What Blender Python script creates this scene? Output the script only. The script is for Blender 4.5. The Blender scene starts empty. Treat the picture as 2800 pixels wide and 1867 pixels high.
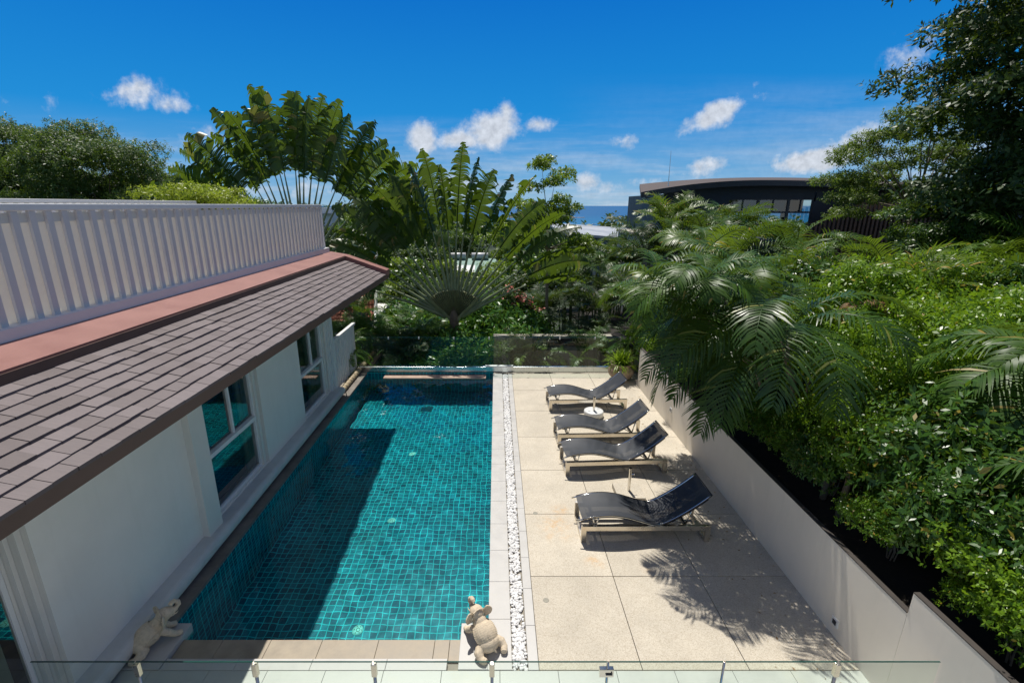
import bpy, math, random
import numpy as np
from mathutils import Vector, Matrix
R = math.radians
rnd = random.Random(7)
sc = bpy.context.scene
COL = sc.collection

# ------------------------------------------------------------------ camera, sky, sun, exposure
cam = bpy.data.cameras.new("camera"); cam_ob = bpy.data.objects.new("camera", cam); COL.objects.link(cam_ob)
cam.sensor_width = 36; cam.lens = 16.70; cam.shift_x = 0.0153
cam.clip_start = 0.05; cam.clip_end = 60000
cam_ob.location = (0, 0, 5.0); cam_ob.rotation_euler = (R(74), 0, 0)
sc.camera = cam_ob
SUN = Vector((-0.085, 0.466, 1.0)).normalized()
sun = bpy.data.lights.new("sun", 'SUN'); sun.energy = 5.0; sun.angle = R(0.5); sun.color = (1, .955, .88)
sun.cycles.is_caustics_light = True
sun_ob = bpy.data.objects.new("sun", sun); COL.objects.link(sun_ob)
sun_ob.rotation_euler = SUN.to_track_quat('Z', 'Y').to_euler(); sun_ob.location = (0, 0, 40)
sc.view_settings.view_transform = 'Standard'; sc.view_settings.look = 'None'
sc.view_settings.exposure = 0.0; sc.view_settings.gamma = 1
sc.cycles.use_denoising = True
sc.cycles.max_bounces = 10; sc.cycles.diffuse_bounces = 4; sc.cycles.glossy_bounces = 4
sc.cycles.transmission_bounces = 8; sc.cycles.transparent_max_bounces = 16
sc.cycles.sample_clamp_indirect = 6
SKY_STRENGTH = 0.085

class NT:
    def __init__(s, tree): s.t = tree
    def n(s, typ, inp=None, **kw):
        nd = s.t.nodes.new(typ)
        for k, v in kw.items(): setattr(nd, k, v)
        for k, v in (inp or {}).items():
            if isinstance(v, bpy.types.NodeSocket): s.t.links.new(v, nd.inputs[k])
            else: nd.inputs[k].default_value = v
        return nd
    def m(s, op, a, b=None, c=None, clamp=False):
        i = {0: a}
        if b is not None: i[1] = b
        if c is not None: i[2] = c
        return s.n('ShaderNodeMath', i, operation=op, use_clamp=clamp).outputs[0]
    def mix(s, f, a, b, mode='MIX'):
        nd = s.n('ShaderNodeMix', data_type='RGBA', blend_type=mode)
        for k, v in ((0, f), (6, a), (7, b)):
            if isinstance(v, bpy.types.NodeSocket): s.t.links.new(v, nd.inputs[k])
            else: nd.inputs[k].default_value = v
        return nd.outputs[2]

def build_world():
    w = bpy.data.worlds.new("World"); sc.world = w; w.use_nodes = True
    T = NT(w.node_tree); bg = w.node_tree.nodes['Background']
    sky = T.n('ShaderNodeTexSky', sky_type='NISHITA', sun_disc=False)
    sky.sun_elevation = math.asin(SUN.z); sky.sun_rotation = math.atan2(SUN.x, SUN.y)
    sky.altitude = 60; sky.air_density = 1.0; sky.dust_density = 0.3; sky.ozone_density = 3.0
    hs = T.n('ShaderNodeHueSaturation', {'Hue': 0.497, 'Saturation': 1.42, 'Value': 1.0, 'Color': sky.outputs[0]})
    tc = T.n('ShaderNodeTexCoord')
    sep = T.n('ShaderNodeSeparateXYZ', {0: tc.outputs['Generated']})
    x, y, z = sep.outputs
    ys = T.m('MAXIMUM', y, 0.05)
    u = T.m('DIVIDE', x, ys); v = T.m('DIVIDE', z, ys)
    front = T.m('GREATER_THAN', y, 0.05)
    uv = T.n('ShaderNodeCombineXYZ', {0: u, 1: v, 2: 0.0}).outputs[0]
    nz = T.n('ShaderNodeTexNoise', {'Vector': uv, 'Scale': 16.0, 'Detail': 9.0, 'Roughness': 0.62}).outputs[0]
    nz2 = T.n('ShaderNodeTexNoise', {'Vector': uv, 'Scale': 60.0, 'Detail': 6.0, 'Roughness': 0.6}).outputs[0]
    # cumulus: azimuth tangent, elevation tangent, half widths, tilt, weight
    blobs = [(-0.697, 0.202, 0.042, 0.022, 0.0, 0.8), (-0.626, 0.185, 0.038, 0.017, -0.1, 0.7), (-0.14, 0.13, 0.029, 0.024, 0, 1.0), (-0.068, 0.122, 0.06, 0.015, 0, 1.0), (-0.008, 0.139, 0.044, 0.025, 0.3, 1.3), (0.018, 0.161, 0.018, 0.022, 0, 0.9), (0.084, 0.15, 0.04, 0.011, 0, 0.65), (-0.051, 0.1, 0.022, 0.007, 0, 0.7), (0.427, 0.172, 0.052, 0.018, 0.45, 1.0), (0.388, 0.152, 0.022, 0.008, 0.6, 0.7), (0.478, 0.213, 0.022, 0.013, 0.6, 0.45), (0.255, 0.122, 0.031, 0.014, 0.2, 0.6), (0.187, 0.119, 0.015, 0.009, 0, 0.4), (0.779, 0.26, 0.036, 0.031, 0.6, 0.75), (0.754, 0.241, 0.021, 0.011, 0, 0.5), (0.822, 0.202, 0.022, 0.008, 0.1, 0.35), (0.88, 0.292, 0.04, 0.021, 0.3, 0.6), (0.716, 0.135, 0.059, 0.027, 0.45, 0.9), (0.636, 0.084, 0.069, 0.017, 0.15, 1.2), (0.422, 0.077, 0.045, 0.017, 0.25, 0.85), (0.178, 0.044, 0.024, 0.017, 0.0, 0.9), (0.227, 0.033, 0.035, 0.012, 0, 0.6), (0.296, 0.043, 0.035, 0.01, 0, 0.5), (-0.087, 0.039, 0.052, 0.031, 0, 0.7), (0.112, 0.069, 0.028, 0.009, 0, 0.55), (-0.583, 0.12, 0.043, 0.022, 0, 0.6), (-0.385, 0.026, 0.079, 0.035, 0, 0.5), (-0.927, 0.182, 0.033, 0.008, -0.5, 0.35), (-0.854, 0.191, 0.017, 0.015, -0.7, 0.4), (-0.833, 0.124, 0.051, 0.017, 0, 0.4), (-0.198, 0.223, 0.018, 0.01, 0, 0.18), (0.167, 0.018, 0.061, 0.012, 0, 0.4)]
    acc = None
    for (u0, v0, a, b, th, wt) in blobs:
        du = T.m('SUBTRACT', u, u0); dv = T.m('SUBTRACT', v, v0)
        c, s_ = math.cos(th), math.sin(th)
        a *= 1.3; b *= 1.35
        p = T.m('ADD', T.m('MULTIPLY', du, c / a), T.m('MULTIPLY', dv, s_ / a))
        q = T.m('ADD', T.m('MULTIPLY', du, -s_ / b), T.m('MULTIPLY', dv, c / b))
        r2 = T.m('ADD', T.m('MULTIPLY', p, p), T.m('MULTIPLY', q, q))
        g = T.m('MULTIPLY', T.m('EXPONENT', T.m('MULTIPLY', r2, -0.9)), wt)
        acc = g if acc is None else T.m('MAXIMUM', acc, g)
    dens = T.m('ADD', acc, T.m('MULTIPLY', T.m('SUBTRACT', nz, 0.5), 1.9))
    dens = T.m('ADD', dens, T.m('MULTIPLY', T.m('SUBTRACT', nz2, 0.5), 0.35))
    near = T.n('ShaderNodeMapRange', {0: acc, 1: 0.06, 2: 0.25, 3: 0.0, 4: 1.0}).outputs[0]
    cum = T.n('ShaderNodeMapRange', {0: dens, 1: 0.26, 2: 1.0, 3: 0.0, 4: 1.0}, interpolation_type='SMOOTHSTEP').outputs[0]
    cum = T.m('MULTIPLY', cum, near)
    # thin horizontal veil near the horizon
    uv2 = T.n('ShaderNodeCombineXYZ', {0: T.m('MULTIPLY', u, 3.0), 1: T.m('MULTIPLY', v, 26.0), 2: 3.3}).outputs[0]
    nz3 = T.n('ShaderNodeTexNoise', {'Vector': uv2, 'Scale': 1.6, 'Detail': 7.0, 'Roughness': 0.6}).outputs[0]
    band = T.n('ShaderNodeMapRange', {0: v, 1: 0.0, 2: 0.17, 3: 1.0, 4: 0.0}).outputs[0]
    veil = T.m('MULTIPLY', T.n('ShaderNodeMapRange', {0: nz3, 1: 0.38, 2: 0.68, 3: 0.05, 4: .62}, interpolation_type='SMOOTHSTEP').outputs[0], band)
    rt = T.n('ShaderNodeMapRange', {0: u, 1: .1, 2: .9, 3: .0, 4: 1.0}).outputs[0]
    band2 = T.n('ShaderNodeMapRange', {0: v, 1: 0.24, 2: 0.10, 3: 0.0, 4: 0.5}).outputs[0]
    veil = T.m('MAXIMUM', veil, T.m('MULTIPLY', T.m('MULTIPLY', rt, band2), T.n('ShaderNodeMapRange', {0: nz3, 1: .35, 2: .65, 3: .25, 4: 1.1}).outputs[0]))
    cov = T.m('MULTIPLY', T.m('MAXIMUM', cum, veil), front, clamp=True)
    shade = T.n('ShaderNodeMapRange', {0: nz2, 1: 0.3, 2: 0.68, 3: 7.0, 4: 9.9}).outputs[0]
    cc = T.n('ShaderNodeCombineXYZ', {0: T.m('MULTIPLY', shade, .90), 1: T.m('MULTIPLY', shade, .955), 2: T.m('MULTIPLY', shade, 1.05)}).outputs[0]
    r = T.n('ShaderNodeValToRGB', {0: T.m('MAXIMUM', z, 0.0)}); cr = r.color_ramp
    cr.elements[0].position = 0; cr.elements[0].color = (.27, .49, .70, 1); cr.elements[1].position = 1; cr.elements[1].color = (.002, .040, .18, 1)
    for ps, c_ in ((.05, (.12, .385, .70, 1)), (.15, (.010, .265, .69, 1)), (.34, (.003, .165, .60, 1)), (.55, (.003, .085, .34, 1))):
        e = cr.elements.new(ps); e.color = c_
    deep = T.n('ShaderNodeVectorMath', {0: r.outputs[0], 3: 1 / SKY_STRENGTH}, operation='SCALE').outputs[0]
    base = T.mix(.95, hs.outputs[0], deep)
    # unseen broken cloud added overhead, beside and behind the camera as warm fill
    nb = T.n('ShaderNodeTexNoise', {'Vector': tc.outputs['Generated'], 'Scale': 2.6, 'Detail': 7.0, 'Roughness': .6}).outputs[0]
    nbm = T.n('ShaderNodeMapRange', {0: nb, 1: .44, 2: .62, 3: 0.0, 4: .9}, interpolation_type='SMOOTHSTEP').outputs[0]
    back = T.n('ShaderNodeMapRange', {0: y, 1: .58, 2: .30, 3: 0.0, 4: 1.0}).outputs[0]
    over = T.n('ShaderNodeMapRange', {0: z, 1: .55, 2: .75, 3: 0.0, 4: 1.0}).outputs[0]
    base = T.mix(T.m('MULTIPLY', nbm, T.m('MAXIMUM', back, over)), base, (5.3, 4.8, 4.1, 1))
    col = T.mix(T.m('MULTIPLY', cov, 0.93), base, cc)
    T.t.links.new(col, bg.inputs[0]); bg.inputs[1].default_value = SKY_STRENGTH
build_world()

# ------------------------------------------------------------------ helpers
def tag(o, label=None, cat=None, group=None, kind=None):
    if label: o['label'] = label
    if cat: o['category'] = cat
    if group: o['group'] = group
    if kind: o['kind'] = kind
    return o
def empty(name, loc=(0, 0, 0), rz=0.0, **k):
    o = bpy.data.objects.new(name, None); COL.objects.link(o); o.empty_display_size = .2
    o.location = loc; o.rotation_euler = (0, 0, rz); return tag(o, **k)
def link_mesh(name, me, mat, parent=None, smooth=False):
    o = bpy.data.objects.new(name, me); COL.objects.link(o)
    if mat is not None and not me.materials: me.materials.append(mat)
    if parent is not None: o.parent = parent
    return o
def np_mesh(name, V, F, smooth=False):
    """V (n,3), F (m,k) with constant k"""
    me = bpy.data.meshes.new(name)
    V = np.asarray(V, np.float32); F = np.asarray(F, np.int32)
    m, k = F.shape
    me.vertices.add(len(V)); me.vertices.foreach_set('co', V.ravel())
    me.loops.add(m * k); me.loops.foreach_set('vertex_index', F.ravel())
    me.polygons.add(m); me.polygons.foreach_set('loop_start', np.arange(m, dtype=np.int32) * k)
    if smooth: me.polygons.foreach_set('use_smooth', np.ones(m, dtype=bool))
    me.update(calc_edges=True); me.validate(); return me
class MB:
    def __init__(s): s.v = []; s.f = []
    def add(s, V, F):
        b = len(s.v); s.v += [tuple(p) for p in V]; s.f += [tuple(i + b for i in f) for f in F]; return s
    def box(s, a, b, rot=None, piv=None):
        x0, y0, z0 = a; x1, y1, z1 = b
        V = [Vector(p) for p in ((x0,y0,z0),(x1,y0,z0),(x1,y1,z0),(x0,y1,z0),(x0,y0,z1),(x1,y0,z1),(x1,y1,z1),(x0,y1,z1))]
        if rot is not None:
            c = Vector(piv) if piv else sum(V, Vector()) / 8
            V = [rot @ (p - c) + c for p in V]
        return s.add(V, [(0,3,2,1),(4,5,6,7),(0,1,5,4),(1,2,6,5),(2,3,7,6),(3,0,4,7)])
    def prism(s, prof, y0, y1, axis='y'):
        """closed profile of (a,b) extruded along the axis"""
        n = len(prof)
        def P(a, b, t): return (a, t, b) if axis == 'y' else ((t, a, b) if axis == 'x' else (a, b, t))
        V = [P(a, b, y0) for a, b in prof] + [P(a, b, y1) for a, b in prof]
        F = [tuple(range(n))[::-1], tuple(range(n, 2 * n))] + [(i, (i + 1) % n, n + (i + 1) % n, n + i) for i in range(n)]
        return s.add(V, F)
    def tube(s, pts, r, n=10, cap=True):
        pts = [Vector(p) for p in pts]; rr = r if isinstance(r, (list, tuple)) else [r] * len(pts)
        V = []; F = []
        for i, p in enumerate(pts):
            t = (pts[min(i + 1, len(pts) - 1)] - pts[max(i - 1, 0)]).normalized()
            a = t.cross(Vector((0, 0, 1)) if abs(t.z) < .9 else Vector((1, 0, 0))).normalized(); b = t.cross(a)
            for k in range(n):
                th = 2 * math.pi * k / n; V.append(p + (a * math.cos(th) + b * math.sin(th)) * rr[i])
        for i in range(len(pts) - 1):
            for k in range(n):
                F.append((i*n+k, i*n+(k+1) % n, (i+1)*n+(k+1) % n, (i+1)*n+k))
        if cap: F.append(tuple(range(n))[::-1]); F.append(tuple((len(pts)-1)*n + k for k in range(n)))
        return s.add(V, F)
    def lathe(s, prof, c=(0, 0, 0), n=32):
        V = []; F = []
        for (r, z) in prof:
            for k in range(n):
                th = 2*math.pi*k/n; V.append((c[0]+r*math.cos(th), c[1]+r*math.sin(th), c[2]+z))
        for i in range(len(prof) - 1):
            for k in range(n): F.append((i*n+k, i*n+(k+1) % n, (i+1)*n+(k+1) % n, (i+1)*n+k))
        return s.add(V, F)
    def build(s, name, mat, parent=None, smooth=False, bevel=0, **k):
        me = bpy.data.meshes.new(name); me.from_pydata([tuple(p) for p in s.v], [], s.f); me.update()
        if smooth:
            for p in me.polygons: p.use_smooth = True
        o = link_mesh(name, me, mat, parent)
        if bevel:
            b = o.modifiers.new('bevel', 'BEVEL'); b.width = bevel; b.segments = 2; b.limit_method = 'ANGLE'; b.angle_limit = R(40)
        return tag(o, **k)
def copy_tree(o, parent=None):
    c = o.copy(); COL.objects.link(c)
    if parent is not None: c.parent = parent
    for ch in list(o.children): copy_tree(ch, c)
    return c

# ------------------------------------------------------------------ materials
def new_mat(name):
    m = bpy.data.materials.new(name); m.use_nodes = True
    T = NT(m.node_tree); return m, T, m.node_tree.nodes['Principled BSDF'], m.node_tree.nodes['Material Output']
def plain(name, col, rough=.6, metal=0.0, var=.12, scale=3.0, bump=0.0, bscale=60.0, spec=.5, stain=None):
    m, T, p, out = new_mat(name)
    tc = T.n('ShaderNodeTexCoord'); co = tc.outputs['Object']
    n1 = T.n('ShaderNodeTexNoise', {'Vector': co, 'Scale': scale, 'Detail': 8.0, 'Roughness': .6}).outputs[0]
    f = T.n('ShaderNodeMapRange', {0: n1, 1: .3, 2: .7, 3: 1 - var, 4: 1 + var * .6}).outputs[0]
    c = T.n('ShaderNodeVectorMath', {0: col[:3], 3: f}, operation='SCALE').outputs[0]
    if stain:
        n2 = T.n('ShaderNodeTexNoise', {'Vector': co, 'Scale': stain[1], 'Detail': 10.0, 'Roughness': .7}).outputs[0]
        k = T.n('ShaderNodeMapRange', {0: n2, 1: stain[2], 2: stain[2] + .15, 3: 0, 4: stain[3]}).outputs[0]
        c = T.mix(k, c, (*stain[0], 1))
    T.t.links.new(c, p.inputs['Base Color'])
    r = T.n('ShaderNodeMapRange', {0: n1, 1: .3, 2: .7, 3: max(0, rough - .08), 4: min(1, rough + .08)}).outputs[0]
    T.t.links.new(r, p.inputs['Roughness']); p.inputs['Metallic'].default_value = metal
    p.inputs['Specular IOR Level'].default_value = spec
    if bump:
        n3 = T.n('ShaderNodeTexNoise', {'Vector': co, 'Scale': bscale, 'Detail': 4.0}).outputs[0]
        b = T.n('ShaderNodeBump', {'Strength': bump, 'Distance': .01, 'Height': n3}); T.t.links.new(b.outputs[0], p.inputs['Normal'])
    return m
def leaf_mat(name, c1, c2, c3=None, rough=.38, trans=.35, spec=.5, odd=None):
    m, T, p, out = new_mat(name)
    g = T.n('ShaderNodeNewGeometry'); rpi = g.outputs['Random Per Island']
    tc = T.n('ShaderNodeTexCoord')
    nz = T.n('ShaderNodeTexNoise', {'Vector': tc.outputs['Object'], 'Scale': 1.3, 'Detail': 3.0}).outputs[0]
    k = T.m('ADD', T.m('MULTIPLY', rpi, .6), T.m('MULTIPLY', T.m('SUBTRACT', nz, .3), 1.0), clamp=True)
    col = T.mix(k, (*c1, 1), (*c2, 1))
    if c3:
        k2 = T.m('GREATER_THAN', T.m('FRACT', T.m('MULTIPLY', rpi, 17.31)), 1 - (odd or .03))
        col = T.mix(k2, col, (*c3, 1))
    T.t.links.new(col, p.inputs['Base Color']); p.inputs['Roughness'].default_value = rough
    p.inputs['Specular IOR Level'].default_value = spec
    tr = T.n('ShaderNodeBsdfTranslucent', {0: T.mix(.35, col, (.35, .5, .02, 1))})
    ms = T.n('ShaderNodeMixShader', {0: trans, 1: p.outputs[0], 2: tr.outputs[0]})
    T.t.links.new(ms.outputs[0], out.inputs[0]); return m
def glass_mat(name, tint, refl=1.0, ior=1.5, rough=0.0, bump=0.0, gain=1.0):
    m, T, p, out = new_mat(name); T.t.nodes.remove(p)
    tr = T.n('ShaderNodeBsdfTransparent', {0: (*tint, 1)})
    gl = T.n('ShaderNodeBsdfGlossy', {0: (refl, refl, refl, 1), 'Roughness': rough})
    fr = T.n('ShaderNodeFresnel', {0: ior})
    if bump:
        nz = T.n('ShaderNodeTexNoise', {'Vector': T.n('ShaderNodeTexCoord').outputs['Object'], 'Scale': 1.5, 'Detail': 2.0}).outputs[0]
        b = T.n('ShaderNodeBump', {'Strength': bump, 'Distance': .05, 'Height': nz}); T.t.links.new(b.outputs[0], gl.inputs['Normal'])
    k = T.m('MULTIPLY', fr.outputs[0], gain, clamp=True)
    ms = T.n('ShaderNodeMixShader', {0: k, 1: tr.outputs[0], 2: gl.outputs[0]})
    T.t.links.new(ms.outputs[0], out.inputs[0]); return m
def tile_mat(name, axes):
    """pool mosaic, axes = which object coordinates run along the two tile directions"""
    m, T, p, out = new_mat(name)
    sep = T.n('ShaderNodeSeparateXYZ', {0: T.n('ShaderNodeTexCoord').outputs['Object']})
    uv = T.n('ShaderNodeCombineXYZ', {0: sep.outputs[axes[0]], 1: sep.outputs[axes[1]], 2: 0.0}).outputs[0]
    b = T.n('ShaderNodeTexBrick', {'Vector': uv, 'Color1': (.0, .097, .150, 1), 'Color2': (.0, .245, .308, 1), 'Mortar': (.02, .60, .62, 1), 'Scale': 1.0,
            'Mortar Size': .007, 'Mortar Smooth': .2, 'Bias': -.15, 'Brick Width': .108, 'Row Height': .108}, offset=0.0, squash=1.0)
    nz = T.n('ShaderNodeTexNoise', {'Vector': uv, 'Scale': 1.1, 'Detail': 5.0}).outputs[0]
    f = T.n('ShaderNodeMapRange', {0: nz, 1: .3, 2: .7, 3: .78, 4: 1.22}).outputs[0]
    nf = T.n('ShaderNodeTexNoise', {'Vector': uv, 'Scale': 26.0, 'Detail': 4.0}).outputs[0]
    f2 = T.n('ShaderNodeMapRange', {0: nf, 1: .3, 2: .7, 3: .8, 4: 1.2}).outputs[0]
    c = T.n('ShaderNodeVectorMath', {0: b.outputs[0], 3: T.m('MULTIPLY', f, f2)}, operation='SCALE').outputs[0]
    T.t.links.new(c, p.inputs['Base Color']); p.inputs['Roughness'].default_value = .25; return m

M = {}
def streak_wall(name, col, dirt, amt):
    m = plain(name, col, .72, var=.06, scale=1.1, bump=.06, bscale=90); T = NT(m.node_tree); p = m.node_tree.nodes['Principled BSDF']
    src = p.inputs['Base Color'].links[0].from_socket; co = T.n('ShaderNodeTexCoord').outputs['Object']
    n = T.n('ShaderNodeTexNoise', {'Vector': T.n('ShaderNodeMapping', {0: co, 3: (5.0, 5.0, .35)}).outputs[0], 'Scale': 1.6, 'Detail': 8.0, 'Roughness': .65}).outputs[0]
    k = T.n('ShaderNodeMapRange', {0: n, 1: .52, 2: .78, 3: 0, 4: amt}).outputs[0]
    m.node_tree.links.new(T.mix(k, src, (*dirt, 1)), p.inputs['Base Color']); return m
M['white_wall'] = streak_wall('white_render', (.83, .80, .73), (.58, .55, .48), .14)
M['white_paint'] = plain('white_paint', (.78, .78, .76), .45, var=.04)
M['cream_paint'] = plain('cream_paint', (.74, .72, .66), .5, var=.04)
M['grey_slat'] = plain('grey_slat', (.70, .68, .66), .5, var=.04)
M['ledge'] = plain('ledge_render', (.60, .59, .56), .6, var=.10, scale=4, bump=.05)
M['garden_wall'] = streak_wall('garden_wall_render', (.84, .775, .67), (.56, .51, .42), .22)
M['wall_cap'] = plain('wall_cap_edge', (.055, .045, .038), .8, var=.3, scale=8)
M['soil'] = plain('soil', (.022, .017, .011), .95, var=.5, scale=9, bump=.5, bscale=20)
M['hill'] = plain('hill_ground', (.03, .05, .018), .95, var=.5, scale=.4, bump=.3, bscale=3)
M['fascia'] = plain('brown_fascia', (.135, .080, .060), .5, var=.15, scale=6)
M['flash'] = plain('terracotta_flashing', (.28, .122, .100), .5, var=.08, scale=2.5, stain=((.33, .13, .10), 6, .62, .3))
M['aluminium'] = plain('aluminium', (.62, .63, .64), .25, metal=1.0, var=.05, scale=2)
M['steel'] = plain('stainless_steel', (.72, .66, .56), .30, metal=1.0, var=.14, scale=7)
M['chrome'] = plain('polished_steel', (.75, .72, .66), .12, metal=1.0, var=.05)
M['dark_steel'] = plain('dark_bracket', (.08, .08, .09), .4, metal=.8, var=.1)
M['grey_stone'] = plain('dark_coping', (.19, .165, .14), .55, var=.4, scale=3, bump=.1, stain=((.30, .26, .2), 5, .55, .5))
M['sand_stone'] = plain('tan_step_stone', (.32, .265, .19), .5, var=.25, scale=5, stain=((.22, .17, .12), 3.2, .56, .5))
M['white_stone'] = plain('white_stone', (.50, .485, .455), .5, var=.10, scale=4, stain=((.48, .44, .36), 2.4, .57, .5))
M['pave_stone'] = plain('pale_paving', (.47, .48, .435), .45, var=.10, scale=3, stain=((.48, .47, .36), 1.7, .56, .5))
M['joint'] = plain('joint_mortar', (.30, .27, .22), .9, var=.2, scale=20)
M['pink_stone'] = plain('pink_ledge_stone', (.56, .36, .28), .5, var=.2, scale=6)
M['pebble'] = plain('pebble', (.74, .73, .71), .6, var=.25, scale=14)
M['bamboo'] = plain('bamboo_log', (.42, .33, .20), .6, var=.35, scale=9)
M['concrete'] = plain('grey_concrete', (.34, .32, .26), .85, var=.25, scale=2.5, bump=.15, stain=((.14, .13, .11), 1.6, .55, .5))
M['statue'] = plain('sandstone_statue', (.68, .565, .41), .85, var=.16, scale=22, bump=.5, bscale=90, stain=((.26, .20, .14), 13, .54, .6))
M['pot'] = plain('weathered_pot', (.36, .27, .19), .85, var=.45, scale=9, bump=.4, bscale=40)
M['trunk'] = plain('trunk_bark', (.15, .115, .08), .9, var=.45, scale=7, bump=.5, bscale=25)
M['pale_trunk'] = plain('pale_bark', (.24, .20, .145), .85, var=.35, scale=9, bump=.4, bscale=25)
M['green_stem'] = plain('green_stem', (.11, .14, .045), .5, var=.35, scale=7)
M['plastic_white'] = plain('white_plastic', (.70, .71, .70), .4, var=.06)
M['inlet'] = plain('inlet_plastic', (.55, .86, .74), .4, var=.06)
M['dark_wall'] = plain('slate_cladding', (.026, .040, .058), .5, var=.15)
M['dark_trim'] = plain('dark_trim', (.035, .042, .052), .4, var=.15)
M['shingle_far'] = plain('brown_far_roof', (.080, .056, .045), .8, var=.25, scale=5)
M['wood_slat'] = plain('timber_slat', (.105, .065, .042), .7, var=.35, scale=3)
M['dark_inside'] = plain('dark_room', (.055, .05, .045), .8, var=.2)
M['curtain'] = plain('sheer_curtain', (.62, .66, .62), .9, var=.1, scale=8)
M['orange_tile'] = plain('orange_tile', (.42, .13, .07), .7, var=.3, scale=8)
M['red_roof'] = plain('red_roof', (.35, .07, .06), .6, var=.2)
M['green_roof'] = plain('green_sheet', (.12, .26, .21), .5, var=.2, scale=1)
M['grey_sheet'] = plain('grey_sheet', (.40, .42, .43), .5, var=.25, scale=.3)
M['mural_blue'] = plain('mural_blue', (.07, .13, .22), .6, var=.15, scale=.4)
M['mural_dark'] = plain('mural_dark', (.03, .06, .12), .6, var=.15, scale=.4)
M['rock'] = plain('shore_rock', (.42, .34, .27), .9, var=.35, scale=.05)
M['boat_white'] = plain('boat_white', (.75, .75, .75), .4)
M['foam'] = plain('wake_foam', (.6, .68, .72), .7)
M['petal'] = plain('red_petal', (.55, .14, .10), .5, var=.3, scale=4)
M['cord'] = plain('black_cord', (.02, .02, .022), .6)
M['glass_pool'] = glass_mat('fence_glass', (.86, .945, .915), ior=1.45)
M['glass_edge'] = plain('glass_edge', (.012, .07, .055), .15, var=.1)
M['glass_win'] = glass_mat('window_glass', (.55, .68, .64), ior=1.9, bump=.02, gain=1.5)
M['tile_xy'] = tile_mat('pool_tile_floor', (0, 1)); M['tile_yz'] = tile_mat('pool_tile_side', (1, 2)); M['tile_xz'] = tile_mat('pool_tile_end', (0, 2))
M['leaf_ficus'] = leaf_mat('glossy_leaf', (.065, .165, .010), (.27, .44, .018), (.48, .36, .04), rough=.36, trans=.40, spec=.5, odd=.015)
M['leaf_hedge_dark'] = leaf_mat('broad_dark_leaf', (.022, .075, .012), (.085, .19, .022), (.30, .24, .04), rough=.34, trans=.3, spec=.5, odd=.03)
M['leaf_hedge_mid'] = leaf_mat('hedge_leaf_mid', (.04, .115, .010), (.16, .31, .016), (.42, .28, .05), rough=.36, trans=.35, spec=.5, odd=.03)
M['leaf_dark'] = leaf_mat('dark_leaf', (.018, .045, .010), (.055, .105, .022), rough=.45, trans=.2, spec=.3)
M['leaf_mid'] = leaf_mat('mid_leaf', (.030, .080, .012), (.11, .22, .025), rough=.4, trans=.35)
M['leaf_lime'] = leaf_mat('lime_leaf', (.085, .16, .012), (.28, .38, .03), rough=.4, trans=.45)
M['leaf_fine'] = leaf_mat('feathery_leaf', (.040, .088, .022), (.10, .175, .038), rough=.5, trans=.35)
M['leaf_sun'] = leaf_mat('sunny_feathery_leaf', (.06, .12, .02), (.18, .26, .04), rough=.5, trans=.4)
M['leaf_yellow'] = leaf_mat('yellow_green_leaf', (.22, .32, .03), (.48, .52, .06), rough=.45, trans=.45)
M['leaf_plum'] = leaf_mat('oblong_leaf', (.03, .10, .016), (.10, .26, .03), rough=.38, trans=.3, spec=.4)
M['frond'] = leaf_mat('palm_leaflet', (.018, .060, .010), (.090, .175, .018), (.28, .22, .05), rough=.42, trans=.26, spec=.28, odd=.012)
M['frond_hero'] = leaf_mat('palm_leaflet_deep', (.016, .052, .010), (.060, .130, .016), (.20, .22, .05), rough=.36, trans=.25, spec=.4, odd=.012)
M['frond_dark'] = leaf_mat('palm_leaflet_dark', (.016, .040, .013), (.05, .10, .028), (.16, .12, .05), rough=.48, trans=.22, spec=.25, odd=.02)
M['frond_lime'] = leaf_mat('palm_leaflet_lime', (.045, .10, .012), (.15, .23, .022), (.40, .25, .04), rough=.4, trans=.35, odd=.03)
M['frond_dry'] = leaf_mat('dry_frond', (.16, .10, .05), (.42, .20, .06), rough=.6, trans=.2)
M['ravenala'] = leaf_mat('traveller_leaf', (.014, .044, .008), (.066, .120, .015), (.20, .16, .05), rough=.38, trans=.38, spec=.4, odd=.02)
M['grass_blade'] = leaf_mat('spider_leaf', (.14, .28, .012), (.36, .50, .035), rough=.4, trans=.4)

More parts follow.
